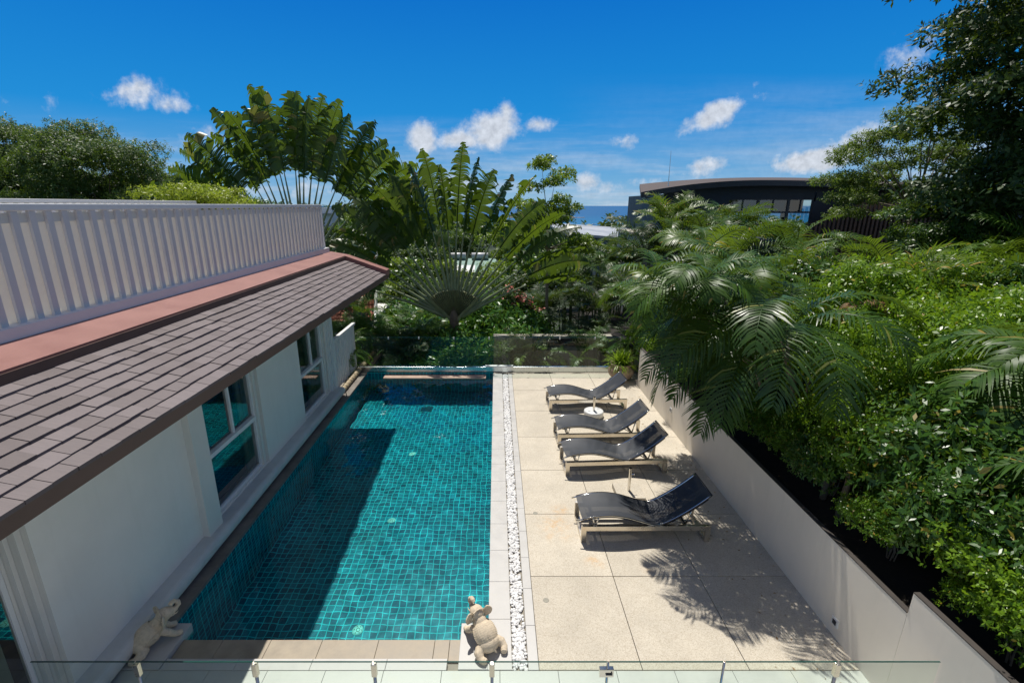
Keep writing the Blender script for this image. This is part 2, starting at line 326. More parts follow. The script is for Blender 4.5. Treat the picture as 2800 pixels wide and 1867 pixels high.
def cream_mat():
    m, T, p, out = new_mat('cream_slat'); p.inputs['Base Color'].default_value = (.93, .88, .80, 1); p.inputs['Roughness'].default_value = .6
    tr = T.n('ShaderNodeBsdfTranslucent', {0: (.95, .91, .84, 1)})
    ms = T.n('ShaderNodeMixShader', {0: .6, 1: p.outputs[0], 2: tr.outputs[0]}); T.t.links.new(ms.outputs[0], out.inputs[0]); return m
M['cream_slat'] = cream_mat()
def deck_mat():
    m, T, p, out = new_mat('washed_pebble_slab')
    co = T.n('ShaderNodeTexCoord').outputs['Object']
    v = T.n('ShaderNodeTexVoronoi', {'Vector': co, 'Scale': 105.0, 'Randomness': 1.0})
    n = T.n('ShaderNodeTexNoise', {'Vector': co, 'Scale': 55.0, 'Detail': 6.0, 'Roughness': .8}).outputs[0]
    big = T.n('ShaderNodeTexNoise', {'Vector': co, 'Scale': 1.4, 'Detail': 8.0, 'Roughness': .65}).outputs[0]
    sepc = T.n('ShaderNodeSeparateColor', {0: v.outputs['Color']}).outputs[0]
    k = T.m('ADD', T.m('MULTIPLY', sepc, .55), T.m('MULTIPLY', n, .5))
    r = T.n('ShaderNodeValToRGB', {0: k}); cr = r.color_ramp
    cr.elements[0].position = .12; cr.elements[0].color = (.38, .315, .225, 1); cr.elements[1].position = .85; cr.elements[1].color = (.63, .575, .475, 1)
    e = cr.elements.new(.42); e.color = (.54, .48, .38, 1)
    isl_ = T.n('ShaderNodeNewGeometry').outputs['Random Per Island']
    f = T.n('ShaderNodeMapRange', {0: big, 1: .3, 2: .7, 3: .86, 4: 1.08}).outputs[0]
    f = T.m('MULTIPLY', f, T.n('ShaderNodeMapRange', {0: isl_, 3: .93, 4: 1.06}).outputs[0])
    c = T.n('ShaderNodeVectorMath', {0: r.outputs[0], 3: f}, operation='SCALE').outputs[0]
    # rust stains at a few spots by the loungers
    sep = T.n('ShaderNodeSeparateXYZ', {0: co}); acc = None
    for (sx, sy, a, wt) in ((.95, 6.62, .22, .8), (1.1, 6.35, .12, .6), (1.08, 7.0, .13, .9), (1.42, 5.8, .10, .8), (.85, 6.35, .1, .5), (1.52, 5.72, .06, .8), (2.2, 5.6, .1, .3)):
        dx = T.m('SUBTRACT', sep.outputs[0], sx); dy = T.m('SUBTRACT', sep.outputs[1], sy)
        g = T.m('MULTIPLY', T.m('EXPONENT', T.m('MULTIPLY', T.m('ADD', T.m('MULTIPLY', dx, dx), T.m('MULTIPLY', dy, dy)), -1 / (a * a) )), wt)
        acc = g if acc is None else T.m('MAXIMUM', acc, g)
    n2 = T.n('ShaderNodeTexNoise', {'Vector': co, 'Scale': 9.0, 'Detail': 6.0, 'Roughness': .7}).outputs[0]
    st = T.m('MULTIPLY', acc, T.n('ShaderNodeMapRange', {0: n2, 1: .42, 2: .65, 3: 0, 4: .85}).outputs[0])
    c = T.mix(st, c, (.62, .36, .13, 1))
    T.t.links.new(c, p.inputs['Base Color']); p.inputs['Roughness'].default_value = .8
    b = T.n('ShaderNodeBump', {'Strength': .35, 'Distance': .004, 'Height': k}); T.t.links.new(b.outputs[0], p.inputs['Normal'])
    return m
M['deck'] = deck_mat()
def shingle_mat():
    m, T, p, out = new_mat('slate_brown_shingle')
    rpi = T.n('ShaderNodeNewGeometry').outputs['Random Per Island']; co = T.n('ShaderNodeTexCoord').outputs['Object']
    st = T.n('ShaderNodeTexNoise', {'Vector': T.n('ShaderNodeMapping', {0: co, 3: (4, 60, 4)}).outputs[0], 'Scale': 2.0, 'Detail': 5.0}).outputs[0]
    c = T.mix(rpi, (.108, .082, .080, 1), (.160, .128, .128, 1))
    f = T.n('ShaderNodeMapRange', {0: st, 1: .3, 2: .7, 3: .88, 4: 1.1}).outputs[0]
    c = T.n('ShaderNodeVectorMath', {0: c, 3: f}, operation='SCALE').outputs[0]
    n2 = T.n('ShaderNodeTexNoise', {'Vector': co, 'Scale': 18.0, 'Detail': 8.0, 'Roughness': .8}).outputs[0]
    c = T.mix(T.n('ShaderNodeMapRange', {0: n2, 1: .68, 2: .72, 3: 0, 4: .35}).outputs[0], c, (.35, .31, .29, 1))
    T.t.links.new(c, p.inputs['Base Color']); p.inputs['Roughness'].default_value = .55
    b = T.n('ShaderNodeBump', {'Strength': .25, 'Distance': .004, 'Height': st}); T.t.links.new(b.outputs[0], p.inputs['Normal']); return m
M['shingle'] = shingle_mat()
def water_mat():
    m, T, p, out = new_mat('pool_water')
    p.inputs['Base Color'].default_value = (.35, .97, .97, 1); p.inputs['Roughness'].default_value = 0.0; p.inputs['IOR'].default_value = 1.33
    p.inputs['Transmission Weight'].default_value = 1.0
    return m
M['water'] = water_mat()
def sea_mat():
    m, T, p, out = new_mat('sea_water')
    co = T.n('ShaderNodeTexCoord').outputs['Object']
    n = T.n('ShaderNodeTexNoise', {'Vector': T.n('ShaderNodeMapping', {0: co, 3: (.0012, .006, 1)}).outputs[0], 'Scale': 1.0, 'Detail': 6.0}).outputs[0]
    sep = T.n('ShaderNodeSeparateXYZ', {0: co})
    near = T.n('ShaderNodeMapRange', {0: sep.outputs[1], 1: 400, 2: 3800, 3: 1, 4: 0}).outputs[0]
    c = T.mix(n, (.0, .065, .185, 1), (.0, .105, .26, 1)); c = T.mix(T.m('MULTIPLY', near, .8), c, (.0, .17, .33, 1))
    T.t.links.new(c, p.inputs['Base Color']); p.inputs['Roughness'].default_value = .45; p.inputs['Specular IOR Level'].default_value = .25
    return m
M['sea'] = sea_mat()
def mesh_fabric():
    m, T, p, out = new_mat('mesh_sling')
    co = T.n('ShaderNodeTexCoord').outputs['Object']
    n = T.n('ShaderNodeTexNoise', {'Vector': co, 'Scale': 5.0, 'Detail': 4.0}).outputs[0]
    c = T.mix(n, (.020, .024, .031, 1), (.040, .046, .057, 1)); T.t.links.new(c, p.inputs['Base Color']); p.inputs['Roughness'].default_value = .62
    tr = T.n('ShaderNodeBsdfTransparent', {0: (1, 1, 1, 1)})
    ms = T.n('ShaderNodeMixShader', {0: .07, 1: p.outputs[0], 2: tr.outputs[0]}); T.t.links.new(ms.outputs[0], out.inputs[0]); return m
M['sling'] = mesh_fabric()

# ------------------------------------------------------------------ setting: hill, sea, pool, deck
def hz(y):
    pts = [(-60, -2.6), (18, -2.6), (60, -6.5), (150, -9), (300, -13), (345, -68), (3000, -90)]
    for (a, b), (c, d) in zip(pts, pts[1:]):
        if y <= c: return b + (d - b) * (y - a) / (c - a)
    return -90
ys = np.concatenate([np.linspace(-60, 90, 51), np.linspace(95, 360, 54)]); xs = np.linspace(-420, 420, 85)
g = np.random.default_rng(3)
V = [(x, y, hz(y) + (0 if y < 25 else math.sin(x * .05 + y * .03) * min(1.2, (y - 25) * .04))) for y in ys for x in xs]
nx = len(xs); F = [(j*nx+i, j*nx+i+1, (j+1)*nx+i+1, (j+1)*nx+i) for j in range(len(ys) - 1) for i in range(nx - 1)]
tag(link_mesh('hillside', np_mesh('hillside', V, F, True), M['hill']), kind='structure')
tag(MB().add([(-30000, 250, -66), (30000, 250, -66), (30000, 45000, -66), (-30000, 45000, -66)], [(0, 1, 2, 3)]).build('sea', M['sea']), kind='structure')

PX0, PX1, PY0, PY1, WZ, FZ = -4.02, -0.085, 4.52, 13.9, -0.10, -1.50
def quad(name, pts, mat, **k):
    return MB().add(pts, [tuple(range(len(pts)))]).build(name, mat, **k)
pool = []
pool.append(quad('pool_floor', [(PX0, PY0, FZ), (PX1, PY0, FZ), (PX1, PY1, FZ), (PX0, PY1, FZ)], M['tile_xy'], kind='structure'))
mb = MB().add([(PX0, PY0, FZ), (PX0, PY1, FZ), (PX0, PY1, -.045), (PX0, PY0, -.045)], [(0, 1, 2, 3)]).add([(PX1, PY1, FZ), (PX1, PY0, FZ), (PX1, PY0, -.045), (PX1, PY1, -.045)], [(0, 1, 2, 3)])
pool.append(mb.build('pool_side_walls', M['tile_yz'], kind='structure'))
mb = MB().add([(PX0, PY1, FZ), (PX1, PY1, FZ), (PX1, PY1, .02), (PX0, PY1, .02)], [(0, 1, 2, 3)]).add([(PX1, PY0, FZ), (PX0, PY0, FZ), (PX0, PY0, -.086), (PX1, PY0, -.086)], [(0, 1, 2, 3)])
pool.append(mb.build('pool_end_walls', M['tile_xz'], kind='structure'))
for o in pool: o.cycles.is_caustics_receiver = True
nx, ny = 150, 360; gx = np.linspace(PX0, PX1, nx); gy = np.linspace(PY0, PY1, ny); X, Y = np.meshgrid(gx, gy)
Z = WZ + 1.0 * (.0016 * np.sin(5.1*X + 3.3*Y) * np.sin(4.1*Y - 2.2*X) + .0011 * np.sin(9.3*X - 6.1*Y + 1) + .0009 * np.sin(13*Y + 3*X + 2*np.sin(3*X)) + .0007 * np.sin(17*X + 11*Y) + .0005 * np.sin(23*X - 9*Y) * np.sin(19*Y + 3))
V = np.stack([X.ravel(), Y.ravel(), Z.ravel()], 1); idx = np.arange(nx * ny).reshape(ny, nx)
F = np.stack([idx[:-1, :-1], idx[:-1, 1:], idx[1:, 1:], idx[1:, :-1]], -1).reshape(-1, 4)
wo = link_mesh('pool_water', np_mesh('pool_water', V, F, True), M['water']); tag(wo, kind='structure'); wo.cycles.is_caustics_caster = True

# base under the deck with butted concrete, then slabs
MB().box((PX1 + .001, PY0, -2.4), (4.30, 14.15, -.075)).box((-4.6, -1.5, -2.4), (4.30, 4.24, -.075)).box((-4.6, 4.24, -2.4), (PX0 - .001, 14.15, -.075)).box((PX0, 4.24, -2.4), (PX1, PY0 - .001, -.09)).build('deck_base', M['joint'], kind='structure')
mb = MB()
yl = [13.84, 12.46, 11.08, 9.67, 8.28, 6.90, 5.50, 4.10]; xl = [.48, 1.64, 2.84, 4.30]
for a, b in zip(yl[1:], yl[:-1]):
    for c, d in zip(xl, xl[1:]): mb.box((c + .004, a + .005, -.075), (d - .004, b - .004, 0 + rnd.uniform(-.0012, .0012)))
mb.build('deck_slabs', M['deck'], bevel=.004, kind='structure')
mb = MB(); y = 4.10; k = 0
while y < 13.84:
    y2 = min(13.84, y + (.62 if k else .68)); mb.box((PX1 - .012, y + .002, -.045), (.178, y2 - .002, .004)); y = y2; k += 1
y = 4.10
while y < 13.84:
    y2 = min(13.84, y + .59); mb.box((.362, y + .002, -.07), (.478, y2 - .002, .002)); y = y2
mb.build('pool_edge_stones', M['white_stone'], bevel=.003, kind='structure')
mb = MB(); y = 4.72
while y < 15.9:
    y2 = y + .6; mb.box((-4.30, y + .002, -.045), (PX0 + .012, y2 - .002, .004)); y = y2
mb.build('house_side_coping', M['grey_stone'], bevel=.003, kind='structure')
MB().box((-4.6, 14.15, -2.4), (-4.02, 16.2, -.046)).build('coping_base', M['concrete'], kind='structure')
mb = MB(); x = -3.78
for x2 in (-3.3, -2.72, -2.1, -1.42, -.74, -.56, -.43):
    mb.box((x + .002, 4.245, -.085), (x2 - .002, PY0 + .012, -.05)); x = x2
mb.build('pool_step', M['sand_stone'], bevel=.003, kind='structure')
mb = MB(); x = -3.78
for x2 in (-2.95, -2.1, -1.25, -.56): mb.box((x + .002, 4.10, -.075), (x2 - .002, 4.24, .001)); x = x2
mb.build('entry_step', M['white_stone'], bevel=.003, kind='structure')
MB().box((-4.36, 4.10, -.16), (-3.785, 4.712, .012)).box((-.43, 4.10, -.16), (PX1 - .013, 4.712, .012)).build('corner_slabs', M['white_stone'], bevel=.004, kind='structure')
mb = MB(); x = -4.51
while x < 4.2:
    for (a, b) in ((3.45, 4.095), (2.8, 3.445), (2.15, 2.795), (1.4, 2.145)): mb.box((x + .002, a, -.074), (min(x + .648, 4.3), b, -.002))
    x += .65
mb.build('terrace_paving', M['pave_stone'], bevel=.002, kind='structure')

# pebble strip: nobody could count it
def ico():
    t = (1 + 5 ** .5) / 2
    v = np.array([(-1,t,0),(1,t,0),(-1,-t,0),(1,-t,0),(0,-1,t),(0,1,t),(0,-1,-t),(0,1,-t),(t,0,-1),(t,0,1),(-t,0,-1),(-t,0,1)], float); v /= np.linalg.norm(v[0])
    f = [(0,11,5),(0,5,1),(0,1,7),(0,7,10),(0,10,11),(1,5,9),(5,11,4),(11,10,2),(10,7,6),(7,1,8),(3,9,4),(3,4,2),(3,2,6),(3,6,8),(3,8,9),(4,9,5),(2,4,11),(6,2,10),(8,6,7),(9,8,1)]
    V = list(map(tuple, v)); F = []; cache = {}
    def mid(a, b):
        k = (min(a, b), max(a, b))
        if k not in cache:
            p = (np.array(V[a]) + np.array(V[b])); p /= np.linalg.norm(p); V.append(tuple(p)); cache[k] = len(V) - 1
        return cache[k]
    for a, b, c in f:
        d, e, h = mid(a, b), mid(b, c), mid(c, a); F += [(a, d, h), (b, e, d), (c, h, e), (d, e, h)]
    return np.array(V), np.array(F)
IV, IF = ico()
def pebbles(n, x0, x1, y0, y1, z, s):
    Vs = []; Fs = []
    for i in range(n):
        r = g.uniform(.65, 1.25) * s; q = g.normal(size=(3, 3)); q, _ = np.linalg.qr(q)
        v = (IV * (1 + g.uniform(-.14, .14, (len(IV), 1)))) @ q * np.array([r * g.uniform(.9, 1.5), r, r * .62])
        a = g.uniform(0, 6.28); c, s_ = math.cos(a), math.sin(a); v = v @ np.array([[c, -s_, 0], [s_, c, 0], [0, 0, 1]])
        Vs.append(v + [g.uniform(x0 + s, x1 - s), g.uniform(y0, y1), z + g.uniform(-.012, .008)]); Fs.append(IF + i * len(IV))
    return np.concatenate(Vs), np.concatenate(Fs)
V, F = pebbles(3600, .178, .362, 4.12, 13.8, -.018, .019)
MB().box((.179, 4.1, -.074), (.361, 13.84, -.035)).build('pebble_bed', M['joint'], kind='structure')
tag(link_mesh('pebbles', np_mesh('pebbles', V, F, True), M['pebble']), kind='stuff', cat='pebbles', label='strip of white pebbles between pool coping and sun deck')

# raised planting bed behind the garden wall
V = []; xs = np.linspace(4.126, 30, 40); ys2 = np.linspace(-4, 34, 40)
for yy in ys2:
    for xx in xs: V.append((xx, yy, .93 + .10 * (xx - 4.2) + .05 * math.sin(xx * 2.1) * math.sin(yy * 1.7) - max(0, yy - 14) * .16))
F = [(j*40+i, j*40+i+1, (j+1)*40+i+1, (j+1)*40+i) for j in range(39) for i in range(39)]
tag(link_mesh('planting_bed', np_mesh('planting_bed', V, F, True), M['soil']), kind='structure')

# garden wall on the right
wt = empty('garden_wall', (4.15, 8, 0), label='long pale rendered garden wall with stepped top along the sun deck', cat='wall')
def P(x, y, z, o=(4.15, 8, 0)): return (x - o[0], y - o[1], z - o[2])
MB().box(P(4.07, 3.78, -.07), P(4.125, 12.85, 1.118)).box(P(4.07, -1.4, -.07), P(4.125, 3.779, 1.368)).build('wall', M['garden_wall'], wt, bevel=.004)
MB().box(P(4.067, 3.785, 1.119), P(4.128, 12.855, 1.130)).box(P(4.067, -1.4, 1.369), P(4.128, 3.777, 1.380)).build('top_edge', M['wall_cap'], wt)
MB().box(P(4.125, 12.78, -.07), P(6.5, 12.85, .90)).build('return_wall', M['garden_wall'], wt)
lv = []
for k_ in range(90):
    x_ = 4.04 - abs(g.normal(0, .5)) - .02; y_ = g.uniform(3.5, 12.6); a_ = g.uniform(0, 6.28); l_ = g.uniform(.012, .03)
    c_, s_ = math.cos(a_) * l_, math.sin(a_) * l_
    lv.append([(x_ - c_, y_ - s_, .004), (x_ + s_ * .4, y_ - c_ * .4, .010), (x_ + c_, y_ + s_, .005), (x_ - s_ * .4, y_ + c_ * .4, .007)])
V_ = np.array(lv).reshape(-1, 3); tag(link_mesh('leaf_litter', np_mesh('leaf_litter', V_, np.arange(len(V_)).reshape(-1, 4)), M['frond_dry']), kind='stuff', label='tiny dry leaves scattered on the deck along the garden wall', cat='leaf litter')
def socket(y, z):
    s = empty('wall_socket', (4.07, y, z), label='small square outdoor socket low on garden wall ' + ('near the glass fence' if y < 6 else 'behind the far loungers'), cat='socket')
    MB().box((-.018, -.055, -.05), (0.0, .055, .05)).build('plate', M['plastic_white'], s, bevel=.004)
    MB().box((-.022, -.028, -.03), (-.0185, .028, .03)).build('cover', M['dark_steel'], s)
socket(4.55, .20); socket(10.2, .42)

# ------------------------------------------------------------------ glass fences
def glass_panel(p0, p1, z0, z1, name, parent, th=.012):
    """pane with a real thin sheet and dark green polished top edge"""
    (x0, y0), (x1, y1) = p0, p1
    MB().add([(x0, y0, z0), (x1, y1, z0), (x1, y1, z1), (x0, y0, z1)], [(0, 1, 2, 3)]).build(name, M['glass_pool'], parent)
near = empty('glass_fence', (0, 3.36, 0), label='near frameless glass fence with steel clamps at pool end', cat='fence')
clx = [-4.25, -3.29, -2.21, -1.12, -.04, 1.02, 2.08, 3.12, 4.06]
for i, (a, b) in enumerate(zip(clx, clx[1:])):
    gap = .012 if (i in (4, 5, 6, 7)) else .002
    g0 = a + gap; g1 = b - .012
    MB().add([(g0, 0, .06), (g1, 0, .06), (g1, 0, 1.0), (g0, 0, 1.0)], [(0, 1, 2, 3)]).build('glass_pane', M['glass_pool'], near)
    MB().box((g0, -.006, 1.0), (g1, .006, 1.004)).build('glass_edge', M['glass_edge'], near)
for i, x in enumerate(clx[1:-1]):
    px = x
    if i == 4:
        MB().box((px - .075, -.02, .84), (px + .055, .02, .93)).build('latch', M['chrome'], near, bevel=.004)
        MB().box((px - .02, -.03, .875), (px + .04, -.02, .885)).box((px + .03, -.03, .875), (px + .04, -.02, .90)).build('latch_handle', M['dark_steel'], near)
        MB().tube([(px, 0, 0), (px, 0, .995)], .012, 8).build('post', M['chrome'], near, smooth=True)
    elif i == 5:
        MB().tube([(px, .0, 0), (px, .0, .995)], .011, 8).build('post', M['chrome'], near, smooth=True)
    else:
        MB().box((px - .024, -.022, .84), (px + .024, .022, .985)).build('clamp', M['steel'], near, bevel=.006)
        MB().tube([(px, -.0, 0), (px, -.0, .84)], .015, 10).build('post', M['steel'], near, smooth=True)

far = empty('glass_fence', (0, 13.98, 0), label='far glass balustrade in aluminium channel behind pool and deck', cat='fence')
MB().box((-4.28, -.05, .0), (4.6, .05, .185)).build('channel', M['aluminium'], far, bevel=.006)
MB().box((-.34, -.06, .187), (.52, .055, .215)).build('channel_cap', M['white_paint'], far)
fx = [-4.30, -3.30, -2.37, -1.30, -.22, .86, 1.94, 3.02, 4.1, 4.6]
for a, b in zip(fx, fx[1:]):
    MB().add([(a + .004, 0, .19), (b - .004, 0, .19), (b - .004, 0, 1.12), (a + .004, 0, 1.12)], [(0, 1, 2, 3)]).build('glass_pane', M['glass_pool'], far)
    MB().box((a + .004, -.005, 1.12), (b - .004, .005, 1.123)).build('glass_edge', M['glass_edge'], far)
for b in fx[1:-1]:
    MB().box((b - .018, -.012, 1.06), (b + .018, .012, 1.13)).build('pane_clip', M['plastic_white'], far)
    MB().tube([(b, -.052, .12), (b, -.058, .12)], .008, 6).tube([(b, -.052, .07), (b, -.058, .07)], .008, 6).build('fixing', M['dark_steel'], far)
MB().box((-3.45, 13.60, -.13), (-.32, 13.90, -.055)).build('pool_end_shelf', M['pink_stone'], bevel=.005, kind='structure')

# ------------------------------------------------------------------ villa on the left
HX = -4.37
house = empty('villa', (HX, 8, 0), label='white villa with slate brown tiled roof and terrace beside pool', cat='house')
def L(x, y, z): return (x - HX, y - 8, z)
def hb(mb, x0, y0, z0, x1, y1, z1): return mb.box(L(x0, y0, z0), L(x1, y1, z1))
w = MB()
hb(w, -4.62, -1.5, 0, HX, 1.4, 3.0)
hb(w, -4.62, 3.76, 0.0, HX, 6.02, 3.0)
hb(w, -4.62, 8.17, 0.0, HX, 10.0, 3.0)
hb(w, -4.62, 11.72, 0.0, HX - .03, 12.1, 3.0)
hb(w, -4.62, 6.02, 0.0, HX - .02, 8.17, .27); hb(w, -4.62, 6.02, 2.42, HX - .02, 8.17, 3.0)
hb(w, -4.62, 10.0, 0.0, HX - .02, 11.72, .27); hb(w, -4.62, 10.0, 2.42, HX - .02, 11.72, 3.0)
hb(w, -4.62, 1.4, 2.62, HX - .02, 3.76, 3.0)
w.build('wall', M['white_wall'], house)
w = MB(); hb(w, -8.2, 12.0, 0, -4.63, 12.1, 3.75); hb(w, -8.2, -1.5, 0, -4.63, -1.4, 3.75); hb(w, -8.3, -1.5, 0, -8.2, 12.1, 3.75); w.build('outer_wall', M['white_wall'], house)
w = MB(); hb(w, -8.19, -1.39, .0, -4.63, 11.99, .12); hb(w, -8.19, -1.39, .12, -8.1, 11.99, 2.9); hb(w, -8.19, 4.6, .12, -4.64, 4.7, 2.9); hb(w, -8.19, 9.0, .12, -4.64, 9.1, 2.9); w.build('room', M['dark_inside'], house)
w = MB(); hb(w, HX - .02, 6.11 - .09, .22, HX + .10, 6.36, 2.99); w.build('pilaster', M['cream_paint'], house, bevel=.003)
for (a, b) in ((11.75, 11.82), (11.9, 11.96)):
    w = MB(); hb(w, HX - .03, a, .25, HX + .03, b, 2.99); w.build('trim', M['white_paint'], house)
w = MB(); hb(w, HX - .10, 11.97, .22, HX + .06, 12.10, 2.99); w.build('corner_post', M['white_paint'], house, bevel=.004)
for (a, b, x1_) in ((3.70, 3.758, -4.43), (3.655, 3.698, -4.50), (3.62, 3.653, -4.555)):
    w = MB(); hb(w, -4.62, a, .06, x1_, b, 2.61); w.build('trim', M['cream_paint'], house, bevel=.003)
# bull-nosed ledge at the foot of the wall
prof = [(HX - .2 - HX, .0)] + [(HX + .17 + .07 * math.sin(t) - HX, .14 - .10 * math.cos(t)) for t in np.linspace(0, math.pi, 9)] + [(-.2, .24)]
prof = [(a, b) for a, b in prof]
MB().prism(prof, -9.5, 4.12).build('ledge', M['ledge'], house, smooth=False)
def window(y0, y1, ym, zb=.27, zt=2.42, rail=1.26, gx=HX - .11):
    wn = MB()
    f = .045
    hb(wn, gx - .03, y0, zb, gx + .04, y0 + f, zt); hb(wn, gx - .03, y1 - f, zb, gx + .04, y1, zt)
    hb(wn, gx - .03, y0 + f, zb, gx + .04, y1 - f, zb + .05); hb(wn, gx - .03, y0 + f, zt - .05, gx + .04, y1 - f, zt)
    hb(wn, gx - .03, y0 + f, rail - .035, gx + .075, y1 - f, rail + .035); hb(wn, gx - .03, ym - .025, rail + .036, gx + .035, ym + .025, zt - .051)
    fr = wn.build('window', M['white_paint'], house, bevel=.003)
    MB().add([L(gx, y0 + f, zb + .05), L(gx, y1 - f, zb + .05), L(gx, y1 - f, rail - .035), L(gx, y0 + f, rail - .035)], [(0, 1, 2, 3)]).build('pane', M['glass_win'], fr)
    for a, b in ((y0 + f, ym - .025), (ym + .025, y1 - f)):
        MB().add([L(gx - .004, a, rail + .036), L(gx - .004, b, rail + .036), L(gx - .004, b, zt - .051), L(gx - .004, a, zt - .051)], [(0, 1, 2, 3)]).build('pane', M['glass_win'], fr)
    t = MB()
    for k, (q0, q1, dx) in enumerate(((y1, y1 + .07, -.03), (y1 + .07, y1 + .13, -.07))): hb(t, -4.62, q0, zb, HX + dx, q1, zt)
    t.build('jamb', M['cream_paint'], fr)
window(6.36, 8.04, 7.33); window(10.02, 11.55, 10.88)
w = MB(); hb(w, -4.60, 3.57, .06, -4.555, 3.615, 2.61); hb(w, -4.60, 2.95, .06, -4.55, 3.0, 2.61); hb(w, -4.60, 1.45, .06, -4.55, 1.5, 2.61); hb(w, -4.60, 1.5, .06, -4.55, 2.95, .12); hb(w, -4.60, 3.0, .06, -4.55, 3.57, .12)
dr = w.build('door', M['white_paint'], house)
for a, b in ((1.5, 2.95), (3.0, 3.57)): MB().add([L(-4.575, a, .12), L(-4.575, b, .12), L(-4.575, b, 2.6), L(-4.575, a, 2.6)], [(0, 1, 2, 3)]).build('pane', M['glass_win'], dr)
def curtain(y0, y1, label, z0=.3, z1=2.4, x=-4.56):
    n = 60; V = []
    for j, z in enumerate((z0, z1)):
        for i in range(n + 1):
            t = i / n; V.append((x - .03 * math.sin(t * 6.28 * (y1 - y0) * 11) - .015 * math.sin(t * 37), y0 + (y1 - y0) * t, z))
    F = [(i, i + 1, n + 2 + i, n + 1 + i) for i in range(n)]
    o = MB().add(V, F).build('curtain', M['curtain'], smooth=True); tag(o, label=label, cat='curtain', group='sheer curtains inside the villa windows')
curtain(7.72, 8.02, 'pale sheer curtain drawn to the side in the middle villa window'); curtain(10.75, 11.52, 'pale sheer curtain behind the farthest villa window')
curtain(3.05, 3.5, 'grey sheer curtain behind the nearest villa door', z0=.13, x=-4.68)

# tiled roof
slope = R(20); RY0, RY1 = .2, 13.45
rows = 8; rh = 1.17 / rows; tw = .205
mb = MB(); cs, sn = math.cos(slope), math.sin(slope)
for r_ in range(rows):
    y = RY0 - (tw / 2 if r_ % 2 else 0)
    while y < RY1:
        y2 = min(y + tw, RY1)
        a = r_ * rh - .012 + rnd.uniform(-.0045, .0045); b = (r_ + 1) * rh + .05
        lift = .044 + rnd.uniform(-.0045, .0045); th = .031
        def Q(s, h): return (-3.05 - s * cs - h * sn * -1 * 0 - HX, None, 3.13 + s * sn + h)
        pts = []
        for yy in (y + .0022 - 8, y2 - .0022 - 8):
            for (s, h) in ((a, lift - th), (a, lift), (b, lift - .029), (b, lift - .029 - th)):
                q = Q(s, h); pts.append((q[0], yy, q[2]))
        mb.add(pts, [(0, 1, 2, 3), (7, 6, 5, 4), (0, 4, 5, 1), (1, 5, 6, 2), (2, 6, 7, 3), (3, 7, 4, 0)])
        y = y2
mb.build('roof_tiles', M['shingle'], house)
w = MB(); w.prism([(-3.09 - HX, 3.09), (-3.09 - HX, 3.125), (-4.75 - HX, 3.125 + 1.66 * math.tan(slope)), (-4.75 - HX, 3.09)], RY0 - 8, RY1 - 8); w.build('roof_deck', M['dark_trim'], house)
w = MB(); hb(w, -3.088, RY0, 3.02, -3.045, RY1 + .05, 3.142); w.build('fascia', M['fascia'], house)
w = MB(); hb(w, -4.37, RY0, 2.995, -3.09, RY1, 3.03); w.build('soffit', M['white_wall'], house)
w = MB(); hb(w, -3.09, 13.45, 2.99, -3.045, 13.5, 3.14)
# flashing: dark upstand, sloping terracotta top, returning down the far verge
f = MB().prism([(-4.15 - HX, 3.52), (-4.15 - HX, 3.665), (-4.64 - HX, 3.75), (-4.64 - HX, 3.52)], RY0 - 8, 13.15 - 8)
f.build('ridge_flashing', M['flash'], house)
MB().box(L(-4.149, RY0, 3.50), L(-4.135, 13.14, 3.640)).build('upstand', M['fascia'], house)
def vq(x, z, y): return L(x, y, z)
za, zb_ = 3.52 + .235, 3.13 + .07
V = [vq(-3.04, 3.17, 13.12), vq(-3.04, 3.17, 13.50), vq(-4.64, 3.75, 13.50), vq(-4.64, 3.75, 13.155), vq(-4.15, 3.665, 13.155),
     vq(-3.04, 3.06, 13.12), vq(-3.04, 3.06, 13.50), vq(-4.64, 3.0, 13.50), vq(-4.15, 3.50, 13.155)]
V = [vq(-3.03, 3.27, 13.14), vq(-3.03, 3.27, 13.50), vq(-4.15, 3.668, 13.50), vq(-4.15, 3.668, 13.14), vq(-3.03, 3.12, 13.14), vq(-3.03, 3.12, 13.50), vq(-4.15, 3.50, 13.50), vq(-4.15, 3.50, 13.14)]
MB().add(V, [(0, 1, 2, 3), (0, 3, 7, 4), (0, 4, 5, 1), (1, 5, 6, 2), (4, 7, 6, 5)]).build('verge_flashing', M['flash'], house)
MB().add([vq(-4.151, 3.668, 13.151), vq(-4.151, 3.668, 13.5), vq(-4.64, 3.752, 13.5), vq(-4.64, 3.752, 13.151)], [(0, 1, 2, 3)]).build('corner_flashing', M['flash'], house)
w = MB(); hb(w, -8.3, RY0, 3.1, -4.76, 13.45, 3.74); w.build('terrace_slab', M['white_wall'], house)
w = MB(); hb(w, -4.90, RY0, 3.742, -4.645, 13.42, 3.87); w.build('curb', M['white_paint'], house, bevel=.006)
w = MB(); hb(w, -8.19, RY0, 3.742, -4.91, 13.40, 3.80); w.build('terrace_floor', M['white_stone'], house)
w = MB(); hb(w, -4.75, 12.1, 2.9, -4.4, 13.45, 3.12); w.build('end_soffit', M['white_wall'], house)

